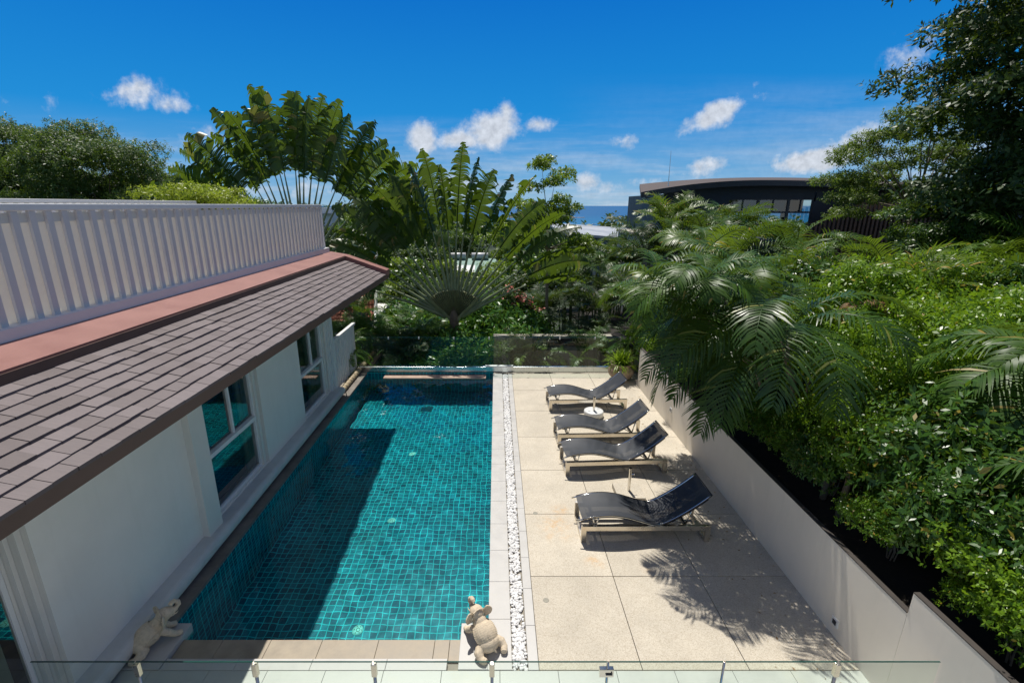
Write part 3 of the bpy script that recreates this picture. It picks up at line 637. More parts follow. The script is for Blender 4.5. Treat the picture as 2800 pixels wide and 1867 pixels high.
def screen(x, y0, y1, label, name='slat_screen'):
    s = empty(name, (x, (y0 + y1) / 2, 3.87), label=label, cat='screen')
    m1 = MB(); m2 = MB(); c = (y0 + y1) / 2; y = y0
    while y < y1 - .05:
        m1.box((-.012, y - c, .0), (.020, y + .072 - c, 1.075)); m2.prism([(-.066, y + .050 - c), (-.066, y + .056 - c), (-.024, y + .212 - c), (-.024, y + .206 - c)], .002, 1.055, axis='z'); y += .19
    m1.build('front_slats', M['grey_slat'], s); m2.build('back_slats', M['cream_slat'], s)
    MB().box((-.07, y0 - c - .02, 1.076), (.032, y1 - c + .02, 1.145)).build('top_rail', M['white_paint'], s, bevel=.008)
    MB().box((-.035, y0 - c, .96), (-.013, y1 - c, 1.055)).build('rail', M['cream_paint'], s)
    MB().box((-.075, y1 - c - .012, 0), (.032, y1 - c + .02, 1.074)).build('end_board', M['white_paint'], s)
    return s
screen(-4.745, .6, 13.30, 'cream and white vertical slat screen on roof terrace edge')
s2 = screen(-8.1, .6, 13.3, 'second slat screen on far side of roof terrace, only its top rail showing')
s2.location.z = 3.96
# low white slat fence past the corner of the house
s3 = empty('slat_fence', (-4.42, 13.2, 0), label='low white vertical slat fence past the villa corner', cat='fence')
m = MB(); y = 12.16
while y < 14.25: m.box((-.005, y - 13.2, .1), (.025, y + .085 - 13.2, 1.43)); m.box((-.06, y + .085 - 13.2, .1), (-.05, y + .15 - 13.2, 1.43)); y += .15
m.build('slats', M['white_paint'], s3); MB().box((-.07, -1.06, 1.431), (.03, 1.14, 1.50)).build('top_rail', M['white_paint'], s3, bevel=.005)
mb = MB(); y = 12.25
while y < 15.9:
    L_ = rnd.uniform(.17, .24); n = 14; r0 = .075
    mb.tube([(-4.26, y + .004, .085), (-4.26, y + .02, .085), (-4.26, y + L_ * .5, .085), (-4.26, y + L_ - .02, .085), (-4.26, y + L_ - .003, .085)], [.060, r0, r0 + .006, r0, .060], n); y += L_
mb.build('log_edging', M['bamboo'], smooth=True, label='row of short rounded logs edging the coping below low slat fence', cat='edging')

# ------------------------------------------------------------------ pool fittings
def inlet(x, y, label):
    s = empty('pool_inlet', (x, y, FZ), label=label, cat='pool fitting', group='round pool floor inlets')
    a = MB().lathe([(0, .012), (.05, .014), (.075, .010), (.08, 0.002)], n=24).build('disc', M['inlet'], s, smooth=True)
    MB().lathe([(.022, .0155), (.030, .0155)], n=16).build('ring', M['green_stem'], s)
    h = MB()
    for k in range(6):
        t = k * 1.047; h.lathe([(0, .0158), (.008, .0158)], c=(.052 * math.cos(t), .052 * math.sin(t), 0), n=8)
    h.build('holes', M['green_stem'], s)
    for c in s.children: c.cycles.is_caustics_receiver = True
inlet(-2.03, 10.29, 'round white pool inlet farthest from camera on sunlit tiles')
inlet(-2.03, 7.90, 'round white pool inlet in the middle of the pool floor')
inlet(-2.03, 5.52, 'round white pool inlet nearest the stone step')
s = empty('pool_drain', (-2.02, 12.69, FZ), label='square white slotted grate on far end of pool floor', cat='drain')
a = MB().box((-.16, -.15, .002), (.16, -.13, .02)).box((-.16, .13, .002), (.16, .15, .02)).box((-.16, -.13, .002), (-.14, .13, .02)).box((.14, -.13, .002), (.16, .13, .02))
a.build('frame', M['inlet'], s); a = MB()
for k in range(9): a.box((-.14, -.125 + k * .029, .004), (.14, -.109 + k * .029, .016))
for k in (-.05, .045): a.box((k, -.13, .017), (k + .012, .13, .019))
a.build('grate', M['inlet'], s)
for x, y, lb in ((.655, 5.08, 'nearest the glass fence'), (.659, 6.92, 'left of the nearest lounger')):
    s = empty('deck_cap', (x, y, .0), label='small round grey cap set in the sun deck ' + lb, cat='deck cap')
    MB().lathe([(0, .004), (.036, .004), (.040, .001)], n=20).build('cap', M['concrete'], s)
s = MB().box((-4.13, 8.40, .12), (-4.118, 8.62, .15)); 
# small dark lettering marks along the ledge
tag(MB().tube([(-4.08, 12.02, .10), (-4.08, 12.02, -.05)], .012, 8).build('overflow_pipe', M['dark_steel']), label='stub of dark drain pipe at rounded end of villa ledge', cat='pipe')

# ------------------------------------------------------------------ sun loungers
def lounger_profile(n=44):
    key = [(0, .395), (.12, .435), (.32, .462), (.5, .462), (.7, .425), (.92, .352), (1.08, .296), (1.16, .286), (1.26, .315), (1.42, .405), (1.62, .545), (1.82, .705), (1.93, .81)]
    xs_ = [k[0] for k in key]; out = []
    for i in range(n + 1):
        x = 1.93 * i / n
        for (a, za), (b, zb2) in zip(key, key[1:]):
            if x <= b + 1e-9:
                t = (x - a) / (b - a); break
        out.append((x, za + (zb2 - za) * t))
    z = [p[1] for p in out]
    for _ in range(3): z = [z[0]] + [(z[i-1] + 2*z[i] + z[i+1]) / 4 for i in range(1, len(z) - 1)] + [z[-1]]
    return [(p[0], q) for p, q in zip(out, z)]
PROF = lounger_profile()
def make_lounger():
    t = empty('sun_lounger')
    W = .66
    for s_, y in ((0, 0.0), (1, W - .05)):
        m = MB()
        m.prism([(0, 0), (.075, 0), (.075, .205), (1.905, .205), (1.905, 0), (1.98, 0), (1.98, .285), (0, .285)], y, y + .05)
        m.build('side_frame', M['steel'], t, bevel=.003)
    for x_ in (.002, 1.903): MB().box((x_, .051, .0), (x_ + .075, W - .051, .05)).build('cross_bar', M['steel'], t, bevel=.003)
    for x_ in (.20, 1.16, 1.60): MB().box((x_, .052, .215), (x_ + .04, W - .052, .255)).build('seat_bar', M['dark_steel'], t)
    for y in (.05, W - .05):
        m = MB(); m.tube([(.22, y, .25), (.19, y, .33), (.17, y, .435)], .012, 8); m.tube([(.22, y, .25), (.27, y, .445)], .010, 8)
        m.tube([(1.18, y, .25), (1.18, y, .285)], .014, 8)
        m.build('bracket', M['chrome'], t, smooth=True)
    for y in (.09, W - .09):
        m = MB(); m.tube([(1.62, y, .25), (1.66, y, .40), (1.72, y, .60)], .013, 8); m.tube([(1.40, y, .38), (1.62, y, .25)], .011, 8); m.build('back_support', M['chrome'], t, smooth=True)
    for y in (.035, W - .035):
        m = MB(); pts = [(-.06, y, .362)] + [(x, y, z - .012) for x, z in PROF]; m.tube(pts, .013, 8); m.build('sling_rail', M['chrome'], t, smooth=True)
    # woven sling with shallow creases
    nyy = 14; V = []; 
    for i, (x, z) in enumerate(PROF):
        for j in range(nyy + 1):
            v = j / nyy; sag = .030 * math.sin(math.pi * v) * (1 if x < 1.5 else .6)
            cr = .006 * math.sin(x * 38 + 4 * math.sin(v * 3 + x)) * math.exp(-((x - 1.05) / .42) ** 2) * math.sin(math.pi * v) ** .5
            V.append((x + .01, .022 + (W - .044) * v, z - sag + cr + .004 * (abs(v - .5) > .47)))
    F = [(i*(nyy+1)+j, (i+1)*(nyy+1)+j, (i+1)*(nyy+1)+j+1, i*(nyy+1)+j+1) for i in range(len(PROF) - 1) for j in range(nyy)]
    sl = MB().add(V, F).build('sling', M['sling'], t, smooth=True)
    # folded-under layers, laced together by a zigzag cord
    for (a, b) in ((.022, .225), (.36, W - .022)):
        V = []
        for (x, z) in PROF[2:-1]:
            for v in (a, (a + b) / 2, b): V.append((x + .01, v, z - .034 - .018 * math.sin(math.pi * v / W)))
        F = [(i*3+j, (i+1)*3+j, (i+1)*3+j+1, i*3+j+1) for i in range(len(PROF) - 4) for j in range(2)]
        MB().add(V, F).build('under_layer', M['sling'], sl, smooth=True)
    m = MB(); pts = []; x = .14; k = 0
    for i in range(2, len(PROF) - 2, 1):
        xx, z = PROF[i]; pts.append((xx, .222 if k % 2 else .363, z - .05)); k += 1
    m.tube(pts, .0045, 4, cap=False); pts = [(a, .585 - b, c) for a, b, c in pts]; m.tube(pts, .0045, 4, cap=False); m.build('lacing', M['cord'], sl)
    # piping along the edges
    m = MB()
    for y in (.020, W - .020): m.tube([(x + .01, y, z + .003) for x, z in PROF], .007, 6)
    m.tube([(PROF[-1][0] + .01, .02, PROF[-1][1]), (PROF[-1][0] + .01, W - .02, PROF[-1][1])], .008, 6)
    m.build('edge_piping', M['cord'], sl, smooth=True)
    return t
lg = make_lounger()
for i, (x, y, a, lb) in enumerate(((1.306, 6.19, .3, 'nearest black mesh sun lounger on steel frame, standing alone before the square umbrella base'),
        (1.33, 8.06, 3.2, 'black mesh sun lounger pushed close in front of another, behind the square umbrella base'),
        (1.32, 9.22, 2.0, 'black mesh sun lounger just in front of the round white umbrella base'),
        (1.335, 11.06, 2.2, 'farthest black mesh sun lounger, beside the potted plant'))):
    o = lg if i == 0 else copy_tree(lg)
    o.location = (x, y, .002); o.rotation_euler.z = R(a); tag(o, label=lb, cat='sun lounger', group='sun loungers in a row on the deck')

# umbrella bases
b = empty('umbrella_base', (2.37, 7.44, 0), label='square washed-pebble umbrella base with steel pole socket, no umbrella', cat='umbrella base')
MB().box((-.24, -.24, .001), (.24, .24, .10)).build('weight', M['deck'], b, bevel=.006)
MB().tube([(0, 0, .10), (0, 0, .14), (0, 0, .54)], [.029, .026, .026], 16, cap=False).build('pole_socket', M['chrome'], b, smooth=True)
MB().tube([(.024, 0, .42), (.075, .0, .42)], .006, 6).tube([(.075, 0, .405), (.075, 0, .435)], .006, 6).build('screw', M['chrome'], b)
b = empty('umbrella_base', (2.40, 10.78, 0), label='round white umbrella base with steel pole socket between the far loungers', cat='umbrella base')
MB().lathe([(0, .15), (.21, .15), (.232, .14), (.238, .12), (.238, .01), (.23, 0.002)], n=40).build('weight', M['plastic_white'], b, smooth=True)
MB().tube([(0, 0, .15), (0, 0, .50)], .030, 16, cap=False).build('pole_socket', M['chrome'], b, smooth=True)
m = MB()
for t in (.6, 3.7): m.tube([(.15*math.cos(t) - .03, .15*math.sin(t), .152), (.15*math.cos(t), .15*math.sin(t) + .02, .153), (.15*math.cos(t) + .03, .15*math.sin(t), .152)], .006, 6)
m.build('grip', M['grey_sheet'], b)

# ------------------------------------------------------------------ foliage generators
def norm(a): return a / np.maximum(np.linalg.norm(a, axis=-1, keepdims=True), 1e-9)
def frond(L_, n, ll, seed, droop=1.9, el=1.1, w=.026, vee=.5, hang=.5, t0=.18, segs=3, fw=.75, tear=0.0, rw=.014, petiole_r=None):
    """one arching pinnate leaf growing from the origin towards +x; returns V, F"""
    gg = np.random.default_rng(seed)
    S = 26; t = np.linspace(0, 1, S + 1); ang = el - droop * t ** 1.35
    st = L_ / S; px = np.concatenate([[0], np.cumsum(np.cos(ang[:-1]) * st)]); pz = np.concatenate([[0], np.cumsum(np.sin(ang[:-1]) * st)])
    V = []; F = []
    # rachis, three sided
    for i in range(S + 1):
        r = (petiole_r or rw) * (1 - .85 * t[i]) + .002
        tx, tz = math.cos(ang[i]), math.sin(ang[i])
        for (a, b_) in ((0, 1), (.87, -.5), (-.87, -.5)): V.append((px[i] - tz * b_ * r, a * r, pz[i] + tx * b_ * r))
    for i in range(S):
        for k in range(3): F.append((i*3+k, i*3+(k+1) % 3, (i+1)*3+(k+1) % 3, (i+1)*3+k))
    V = np.array(V); F = np.array(F); b0 = len(V)
    tt = np.repeat(np.linspace(t0, .985, n), 2) + gg.normal(0, .003, 2 * n); side = np.tile([1., -1.], n)
    tt = np.clip(tt, t0, 1)
    bx = np.interp(tt, t, px); bz = np.interp(tt, t, pz); a = np.interp(tt, t, ang)
    tan = np.stack([np.cos(a), 0 * a, np.sin(a)], 1); up = np.stack([-np.sin(a), 0 * a, np.cos(a)], 1); sd = np.stack([0 * a, side, 0 * a], 1)
    q = (tt - t0) / (1 - t0)
    ln = ll * (np.sin(np.pi * np.clip(q * .86 + .12, 0, 1)) ** .6) * gg.uniform(.88, 1.08, 2 * n)
    f_ = fw * (.55 + .75 * q)
    d = norm(tan * f_[:, None] + sd + up * (vee * gg.uniform(.6, 1.3, 2 * n))[:, None])
    p = np.stack([bx, 0 * bx, bz], 1)
    wv = norm(tan - d * (tan * d).sum(1, keepdims=True)); 
    hg = hang * gg.uniform(.5, 1.5, 2 * n)
    prof = [.55, 1.0, .75, .08] if segs == 3 else [.6, 1.0, .1]
    rings = []
    for s_ in range(segs + 1):
        wd = (w * prof[s_] * (1 + .2 * gg.normal(size=2 * n)))[:, None] * .5
        rings.append(np.stack([p - wv * wd, p + wv * wd], 1))
        if s_ < segs:
            p = p + d * (ln / segs)[:, None]
            d = norm(d + np.stack([0 * hg, 0 * hg, -hg], 1) + gg.normal(0, tear, (2 * n, 3)))
    Rr = np.stack(rings, 1).reshape(-1, 3)   # (2n, segs+1, 2, 3)
    base = b0 + np.arange(2 * n) * (segs + 1) * 2
    fs = []
    for s_ in range(segs): fs.append(np.stack([base + 2*s_, base + 2*s_ + 1, base + 2*s_ + 3, base + 2*s_ + 2], 1))
    return np.concatenate([V, Rr]), np.concatenate([F] + fs)
def xf(V, rz=0, scale=1.0, loc=(0, 0, 0), tilt=0, roll=0):
    Mx = Matrix.Rotation(rz, 3, 'Z') @ Matrix.Rotation(-tilt, 3, 'Y') @ Matrix.Rotation(roll, 3, 'X')
    return (V * scale) @ np.array(Mx).T + np.array(loc)
def join(parts):
    Vs = []; Fs = []; b = 0
    for V, F in parts: Vs.append(V); Fs.append(F + b); b += len(V)
    return np.concatenate(Vs), np.concatenate(Fs)
def palm_crown(nf, L_, seed, n=42, ll=.42, el=(.5, 1.35), droop=(1.4, 2.3), w=.030, stems=1, spread=0.0, top=1.0, **k):
    gg = np.random.default_rng(seed); P_ = []
    for s_ in range(stems):
        a0 = gg.uniform(0, 6.28); ox, oy = (gg.normal(0, spread, 2) if stems > 1 else (0, 0)); oz = gg.uniform(-.35, .1) * top if stems > 1 else 0
        for i in range(nf):
            e = gg.uniform(*el); V, F = frond(L_ * gg.uniform(.8, 1.1), n, ll, int(gg.integers(1e6)), droop=gg.uniform(*droop), el=e, w=w, **k)
            P_.append((xf(V, a0 + i * 2.4 + gg.uniform(-.3, .3), 1, (ox, oy, oz), 0, gg.uniform(-.5, .5)), F))
    return join(P_)
def leaf_cloud(lobes, n, size, seed, aspect=.45, k=5, flat=.35, shell=.55, upb=.5, jitter=.12, spread=.9):
    """lobes: (x,y,z,rx,ry,rz). n sprigs of k leaves each; one folded quad per leaf"""
    gg = np.random.default_rng(seed); L_ = np.array(lobes, float)
    wts = (L_[:, 3] * L_[:, 4] + L_[:, 4] * L_[:, 5] + L_[:, 3] * L_[:, 5]); wts /= wts.sum()
    li = gg.choice(len(L_), n, p=wts); o = norm(gg.normal(size=(n, 3))); o[:, 2] = np.where(o[:, 2] < -.35, -o[:, 2] * .6, o[:, 2]); o = norm(o)
    # lumpy radius so that clusters and hollows appear
    ph = gg.uniform(0, 6, 6); rad = gg.uniform(shell, 1.0, n) ** .7
    lump = 1 + jitter * (np.sin(o[:, 0] * 5 + ph[0] + li) + np.sin(o[:, 1] * 6 + ph[1] + li * 2) + np.sin(o[:, 2] * 7 + ph[2] + li * 3) + .7 * np.sin(o[:, 0] * 13 + ph[3]) * np.sin(o[:, 1] * 12 + ph[4]))
    c = L_[li, :3] + o * L_[li, 3:] * (rad * lump)[:, None]
    out = norm(o + np.array([0, 0, upb]) + gg.normal(0, .35, (n, 3)))
    ref = norm(np.cross(out, gg.normal(size=(n, 3)))); ref2 = np.cross(out, ref)
    Vs = []
    for j in range(k):
        th = 2.4 * j + gg.uniform(-.4, .4, n); el_ = gg.uniform(.05, .95, n) * spread
        rd = ref * np.cos(th)[:, None] + ref2 * np.sin(th)[:, None]
        d = norm(rd * np.cos(el_)[:, None] + out * np.sin(el_)[:, None]); d[:, 2] -= .15; d = norm(d)
        sd = norm(np.cross(d, out) + gg.normal(0, flat, (n, 3))); sz = (size * gg.uniform(.65, 1.25, n))[:, None]
        st = c + out * (j * size * .22)
        nrm = np.cross(sd, d)
        Vs.append(np.stack([st, st + d * sz * .5 + sd * sz * aspect * .5 + nrm * sz * .06, st + d * sz, st + d * sz * .5 - sd * sz * aspect * .5 + nrm * sz * .06], 1))
    V = np.concatenate(Vs).reshape(-1, 3); F = np.arange(len(V)).reshape(-1, 4); return V, F
def branches(segs_, r0=.12, r1=.015):
    m = MB()
    for pts, a, b in segs_: 
        n = len(pts); m.tube(pts, [a + (b - a) * i / (n - 1) for i in range(n)], 7)
    return m
def tree_limbs(h, crown_lobes, seed, r=.14, base=(0, 0, 0)):
    rr = random.Random(seed); segs_ = [([(base[0], base[1], base[2]), (rr.uniform(-.1, .1), rr.uniform(-.1, .1), h * .5), (0, 0, h)], r, r * .6)]
    for (x, y, z, a, b, c) in crown_lobes[::max(1, len(crown_lobes) // 11)]:
        segs_.append(([(0, 0, h * .85), (x * .45 + rr.uniform(-.1, .1), y * .45, (h * .85 + z) * .5 + .1), (x * .85, y * .85, z)], r * .34, r * .07))
    return branches(segs_)
MESH = {}
def cloud_mesh(key, lobes, n, size, seed, **k):
    V, F = leaf_cloud(lobes, n, size, seed, **k); MESH[key] = np_mesh(key, V, F); return MESH[key]
def rlobes(seed, n, R_, H, z0, r=(.35, .6), flat=1.0):
    rr = random.Random(seed); out = []
    for i in range(n):
        a = i * 2.4 + rr.uniform(-.3, .3); d = R_ * math.sqrt((i + .4) / n) * .78; s_ = rr.uniform(*r) * R_
        zz = z0 + H * (.35 + .5 * (1 - (d / R_) ** 2)) + rr.uniform(-.1, .1) * H
        out.append((d * math.cos(a), d * math.sin(a), zz, s_, s_, s_ * .8 * flat))
    return out
def plant(name, crown_me, mat, trunk_me, tmat, loc, rz, scale=1.0, **k):
    """a tree or shrub: an Empty at its foot, trunk and crown below it; meshes shared between repeats"""
    t = empty(name, loc, rz, **k); t.scale = (scale, scale, scale) if not isinstance(scale, tuple) else scale
    c = bpy.data.objects.new('crown', crown_me); COL.objects.link(c); c.parent = t
    if not crown_me.materials: crown_me.materials.append(mat)
    elif crown_me.materials[0] is not mat: c.material_slots[0].link = 'OBJECT'; c.material_slots[0].material = mat
    if trunk_me is not None:
        s_ = bpy.data.objects.new('trunk', trunk_me); COL.objects.link(s_); s_.parent = t
        if not trunk_me.materials: trunk_me.materials.append(tmat)
    return t
def mb_mesh(mb, name, smooth=True):
    me = bpy.data.meshes.new(name); me.from_pydata([tuple(p) for p in mb.v], [], mb.f); me.update()
    for p in me.polygons: p.use_smooth = smooth
    return me

# ------------------------------------------------------------------ potted spider plant
pt = empty('potted_plant', (3.71, 13.35, 0), label='bright green spiky plant in a squat weathered stone pot', cat='potted plant')
MB().lathe([(0, .002), (.20, .002), (.24, .03), (.34, .14), (.385, .26), (.36, .37), (.28, .44), (.30, .475), (.34, .50), (.33, .52), (.27, .50), (.25, .44), (0, .43)], n=40).build('pot', M['pot'], pt, smooth=True)
Vs = []; 
for i in range(260):
    a = g.uniform(0, 6.28); e = g.uniform(.15, 1.5); L_ = g.uniform(.38, .62); p = np.array([g.uniform(-.14, .14), g.uniform(-.14, .14), .46]); d = np.array([math.cos(a) * math.cos(e), math.sin(a) * math.cos(e), math.sin(e)])
    sd = np.array([-math.sin(a), math.cos(a), 0]); ring = []
    for s_, wd in enumerate((.010, .017, .015, .010, .002)):
        ring.append((p - sd * wd, p + sd * wd)); p = p + d * L_ / 4; d = d + np.array([0, 0, -.36 * (1.2 - e * .5)]); d /= np.linalg.norm(d)
    for q in range(4): Vs.append([ring[q][0], ring[q][1], ring[q+1][1], ring[q+1][0]])
V = np.array(Vs).reshape(-1, 3); link_mesh('leaves', np_mesh('leaves', V, np.arange(len(V)).reshape(-1, 4)), M['grass_blade'], pt)

# ------------------------------------------------------------------ stone elephants
def ellipsoid(c, r, rot=(0, 0, 0), n=14, m_=20):
    from mathutils import Euler
    Mx = Euler(rot).to_matrix(); V = []; F = []
    for i in range(n + 1):
        ph = math.pi * i / n
        for k in range(m_):
            th = 2*math.pi*k/m_; V.append(Mx @ Vector((r[0]*math.sin(ph)*math.cos(th), r[1]*math.sin(ph)*math.sin(th), r[2]*math.cos(ph))) + Vector(c))
    for i in range(n):
        for k in range(m_): F.append((i*m_+k, (i+1)*m_+k, (i+1)*m_+(k+1) % m_, i*m_+(k+1) % m_))
    return V, F
def make_elephant():
    t = empty('elephant_statue')
    m = MB()
    m.add(*ellipsoid((0, -.03, .22), (.165, .215, .165), (R(32), 0, 0)))
    m.add(*ellipsoid((0, -.15, .145), (.165, .14, .135)))
    m.add(*ellipsoid((0, .12, .33), (.10, .13, .11), (R(30), 0, 0)))
    m.add(*ellipsoid((0, .21, .43), (.105, .12, .105), (R(20), 0, 0)))
    m.add(*ellipsoid((0, .27, .44), (.07, .09, .075)))
    m.tube([(0, .30, .42), (0, .37, .43), (0, .415, .475), (0, .415, .535), (0, .375, .575), (0, .33, .572), (0, .305, .545)], [.052, .045, .040, .037, .036, .034, .030], 14)
    m.tube([(0, .27, .37), (0, .33, .345), (0, .345, .34)], [.04, .03, .015], 10)
    for s_ in (-1, 1):
        m.tube([(s_*.10, .10, .26), (s_*.125, .20, .16), (s_*.12, .27, .07), (s_*.12, .33, .045)], [.065, .055, .045, .045], 12)
        m.tube([(s_*.12, .33, .045), (s_*.12, .37, .04)], [.048, .035], 12)
        m.tube([(s_*.12, -.14, .12), (s_*.19, -.20, .09), (s_*.195, -.27, .06), (s_*.17, -.315, .055)], [.085, .072, .055, .052], 12)
        m.tube([(s_*.17, -.31, .05), (s_*.145, -.345, .055)], [.055, .04], 12)
        m.tube([(s_*.05, .30, .39), (s_*.06, .355, .385), (s_*.06, .39, .41)], [.016, .012, .005], 8)
    m.tube([(0, -.24, .2), (.015, -.285, .14), (.05, -.29, .07)], [.025, .017, .02], 8)
    b_ = m.build('body', M['statue'], t, smooth=True)
    rm = b_.modifiers.new('remesh', 'REMESH'); rm.mode = 'VOXEL'; rm.voxel_size = .0065; rm.use_smooth_shade = True
    sm = b_.modifiers.new('smooth', 'SMOOTH'); sm.iterations = 5; sm.factor = .55
    for s_ in (-1, 1):
        V = []; F = []; n = 12
        for layer, off in ((0, .009), (1, -.009)):
            V.append(Vector((s_*.10, .185, .45 + 0)) + Vector((0, off, 0)))
            for k in range(n + 1):
                th = -2.1 + 3.9 * k / n; rx = .105 * (1 + .05 * math.sin(5 * th)); rz_ = .095
                V.append(Vector((s_*(.125 + rx * math.cos(th) * .75 + .02), .165 - .03 * abs(math.cos(th)) + off, .43 + rz_ * math.sin(th))))
        N = n + 2
        for k in range(1, n + 1): F.append((0, k, k + 1)); F.append((N, N + k + 1, N + k)); F.append((k, N + k, N + k + 1, k + 1))
        F.append((0, N, N + 1, 1)); F.append((0, n + 1, N + n + 1, N))
        MB().add(V, F).build('ear', M['statue'], t, smooth=False)
    # quilted saddle cloth with raised border and beads
    Rx = Matrix.Rotation(R(32), 3, 'X'); V = []; F = []; nu, nv = 48, 44; edge = []
    for i in range(nu + 1):
        ph = -1.35 + 2.7 * i / nu
        for k in range(nv + 1):
            th = -1.02 + 1.62 * k / nv; rr_ = 1.045 + .030 * min(abs(math.sin(i * .8)), abs(math.sin(k * .8))) + (.03 if (i < 2 or i > nu - 2 or k < 2) else 0)
            p = Rx @ Vector((.165 * math.sin(ph) * math.cos(th) * rr_, .215 * math.sin(th) * rr_, .165 * math.cos(ph) * math.cos(th) * rr_)) + Vector((0, -.03, .22)); V.append(p)
            if k == 0 or i in (0, nu): edge.append(p)
    for i in range(nu):
        for k in range(nv): F.append((i*(nv+1)+k, (i+1)*(nv+1)+k, (i+1)*(nv+1)+k+1, i*(nv+1)+k+1))
    MB().add(V, F).build('saddle_cloth', M['statue'], t, smooth=True)
    m = MB()
    for k in range(0, len(edge), 3): m.add(*ellipsoid(edge[k] * 1.0, (.010, .010, .010), n=6, m_=8))
    for k in range(13):
        th = -1.9 + 3.8 * k / 12; m.add(*ellipsoid(Vector((.115 * math.sin(th), .135 + .02 * math.cos(th), .375 + .10 * math.cos(th))), (.009, .009, .009), n=6, m_=8))
    m.build('beads', M['statue'], t, smooth=True)
    # head-dress band
    m = MB().tube([(-.095, .16, .45), (-.08, .15, .51), (-.03, .15, .535), (.03, .15, .535), (.08, .15, .51), (.095, .16, .45)], .011, 8)
    m.build('head_band', M['statue'], t, smooth=True)
    return t
e1 = make_elephant(); e1.location = (-.15, 4.44, .012); e1.rotation_euler.z = R(32); e1.scale = (.80, .76, .72)
tag(e1, label='sunlit carved stone elephant with raised trunk on right corner slab', cat='elephant statue', group='stone elephants at the pool corners')
e2 = copy_tree(e1); e2.location = (-4.06, 4.42, .012); e2.rotation_euler.z = R(-40); e2['label'] = 'shaded carved stone elephant with raised trunk on left corner slab'
for o_ in list(e1.children) + list(e2.children): pass

# ------------------------------------------------------------------ traveller's palms
def traveller_leaf(pet, blade, half, seed, curl=.5, droop=.5, tearing=.10, roll=0.0):
    """petiole along +z then torn blade; lies in the x/z plane"""
    gg = np.random.default_rng(seed); V = []; F = []
    S = 12; dz = pet / S; ang = 0.0; p = np.array([0., 0., 0.]); pts = []
    for i in range(S + 1): pts.append(p.copy()); ang += curl * .18 / S; p = p + np.array([math.sin(ang), 0, math.cos(ang)]) * dz
    for i, q in enumerate(pts):
        t = i / S; rx = .070 * (1 - t) ** 1.1 + .024 - .006 * t; ry = .05 * (1 - t) ** 2 + .020
        for k in range(6): th = k * math.pi / 3; V.append((q[0] + rx * math.cos(th), q[1] + ry * math.sin(th), q[2]))
    for i in range(S):
        for k in range(6): F.append((i*6+k, i*6+(k+1) % 6, (i+1)*6+(k+1) % 6, (i+1)*6+k))
    PV, PF = np.array(V), np.array(F)
    N = 46; st = blade / N; q = pts[-1].copy(); mid = []; tans = []
    for i in range(N + 1):
        mid.append(q.copy()); tans.append((math.sin(ang), 0, math.cos(ang))); ang += (curl * .35 + droop * (i / N) ** 2 * 2.2) / N; q = q + np.array([math.sin(ang), -.10 * math.sin(i / N * 2), math.cos(ang)]) * st
    mid = np.array(mid); tans = np.array(tans); BV = []; BF = []
    # midrib
    for i in range(N + 1):
        r = .020 * (1 - i / N) + .004
        for (a, b_) in ((0, r), (r, -r), (-r, -r)): BV.append(mid[i] + np.array([a, b_, 0]))
    for i in range(N):
        for k in range(3): BF.append((i*3+k, i*3+(k+1) % 3, (i+1)*3+(k+1) % 3, (i+1)*3+k))
    for side in (1, -1):
        sf = gg.uniform(.7, 1.1); grp = 0; off = np.zeros(3); 
        i = 0
        while i < N:
            ln_ = int(gg.integers(1, 3)) if gg.random() < .82 else 5
            ln_ = min(ln_, N - i)
            tw = gg.normal(0, tearing, 3); extra = gg.uniform(0, 1.3); gap = st * gg.uniform(.04, .34)
            rows_ = []
            for e in range(ln_ + 1):
                ii = i + e; tq = ii / N; prof = (math.sin(math.pi * min(1, tq * .90 + .07)) ** .5) if tq < .93 else max(.25, (1 - tq) * 6)
                t_ = tans[ii]; nn = np.array([t_[2], 0, -t_[0]]) * side
                c_, s__ = math.cos(roll), math.sin(roll)
                nn = nn * c_ + np.array([0, 1, 0]) * s__ * side
                w_ = half * prof * sf * (1 if gg.random() > .04 else .55); b0 = mid[ii]; pr = [b0]; d = nn * .93 + t_ * .30 + np.array([0, .12, .0]); pos = b0.copy()
                shift = (-gap if e == ln_ else gap if e == 0 else 0)
                for s_ in range(3):
                    d = d / np.linalg.norm(d); pos = pos + d * w_ / 3 + t_ * shift * (s_ + 1) / 3; pr.append(pos.copy()); d = d + np.array([0, -.08, -.34 - extra * .55]) * (s_ + 1) * .55 + tw * (s_ + 1) * .9
                rows_.append(pr)
            base = len(BV)
            for pr in rows_: BV += pr
            for e in range(ln_):
                for s_ in range(3): a = base + e * 4 + s_; BF.append((a, a + 4, a + 5, a + 1))
            i += ln_
    return PV, PF, np.array(BV), np.array(BF)
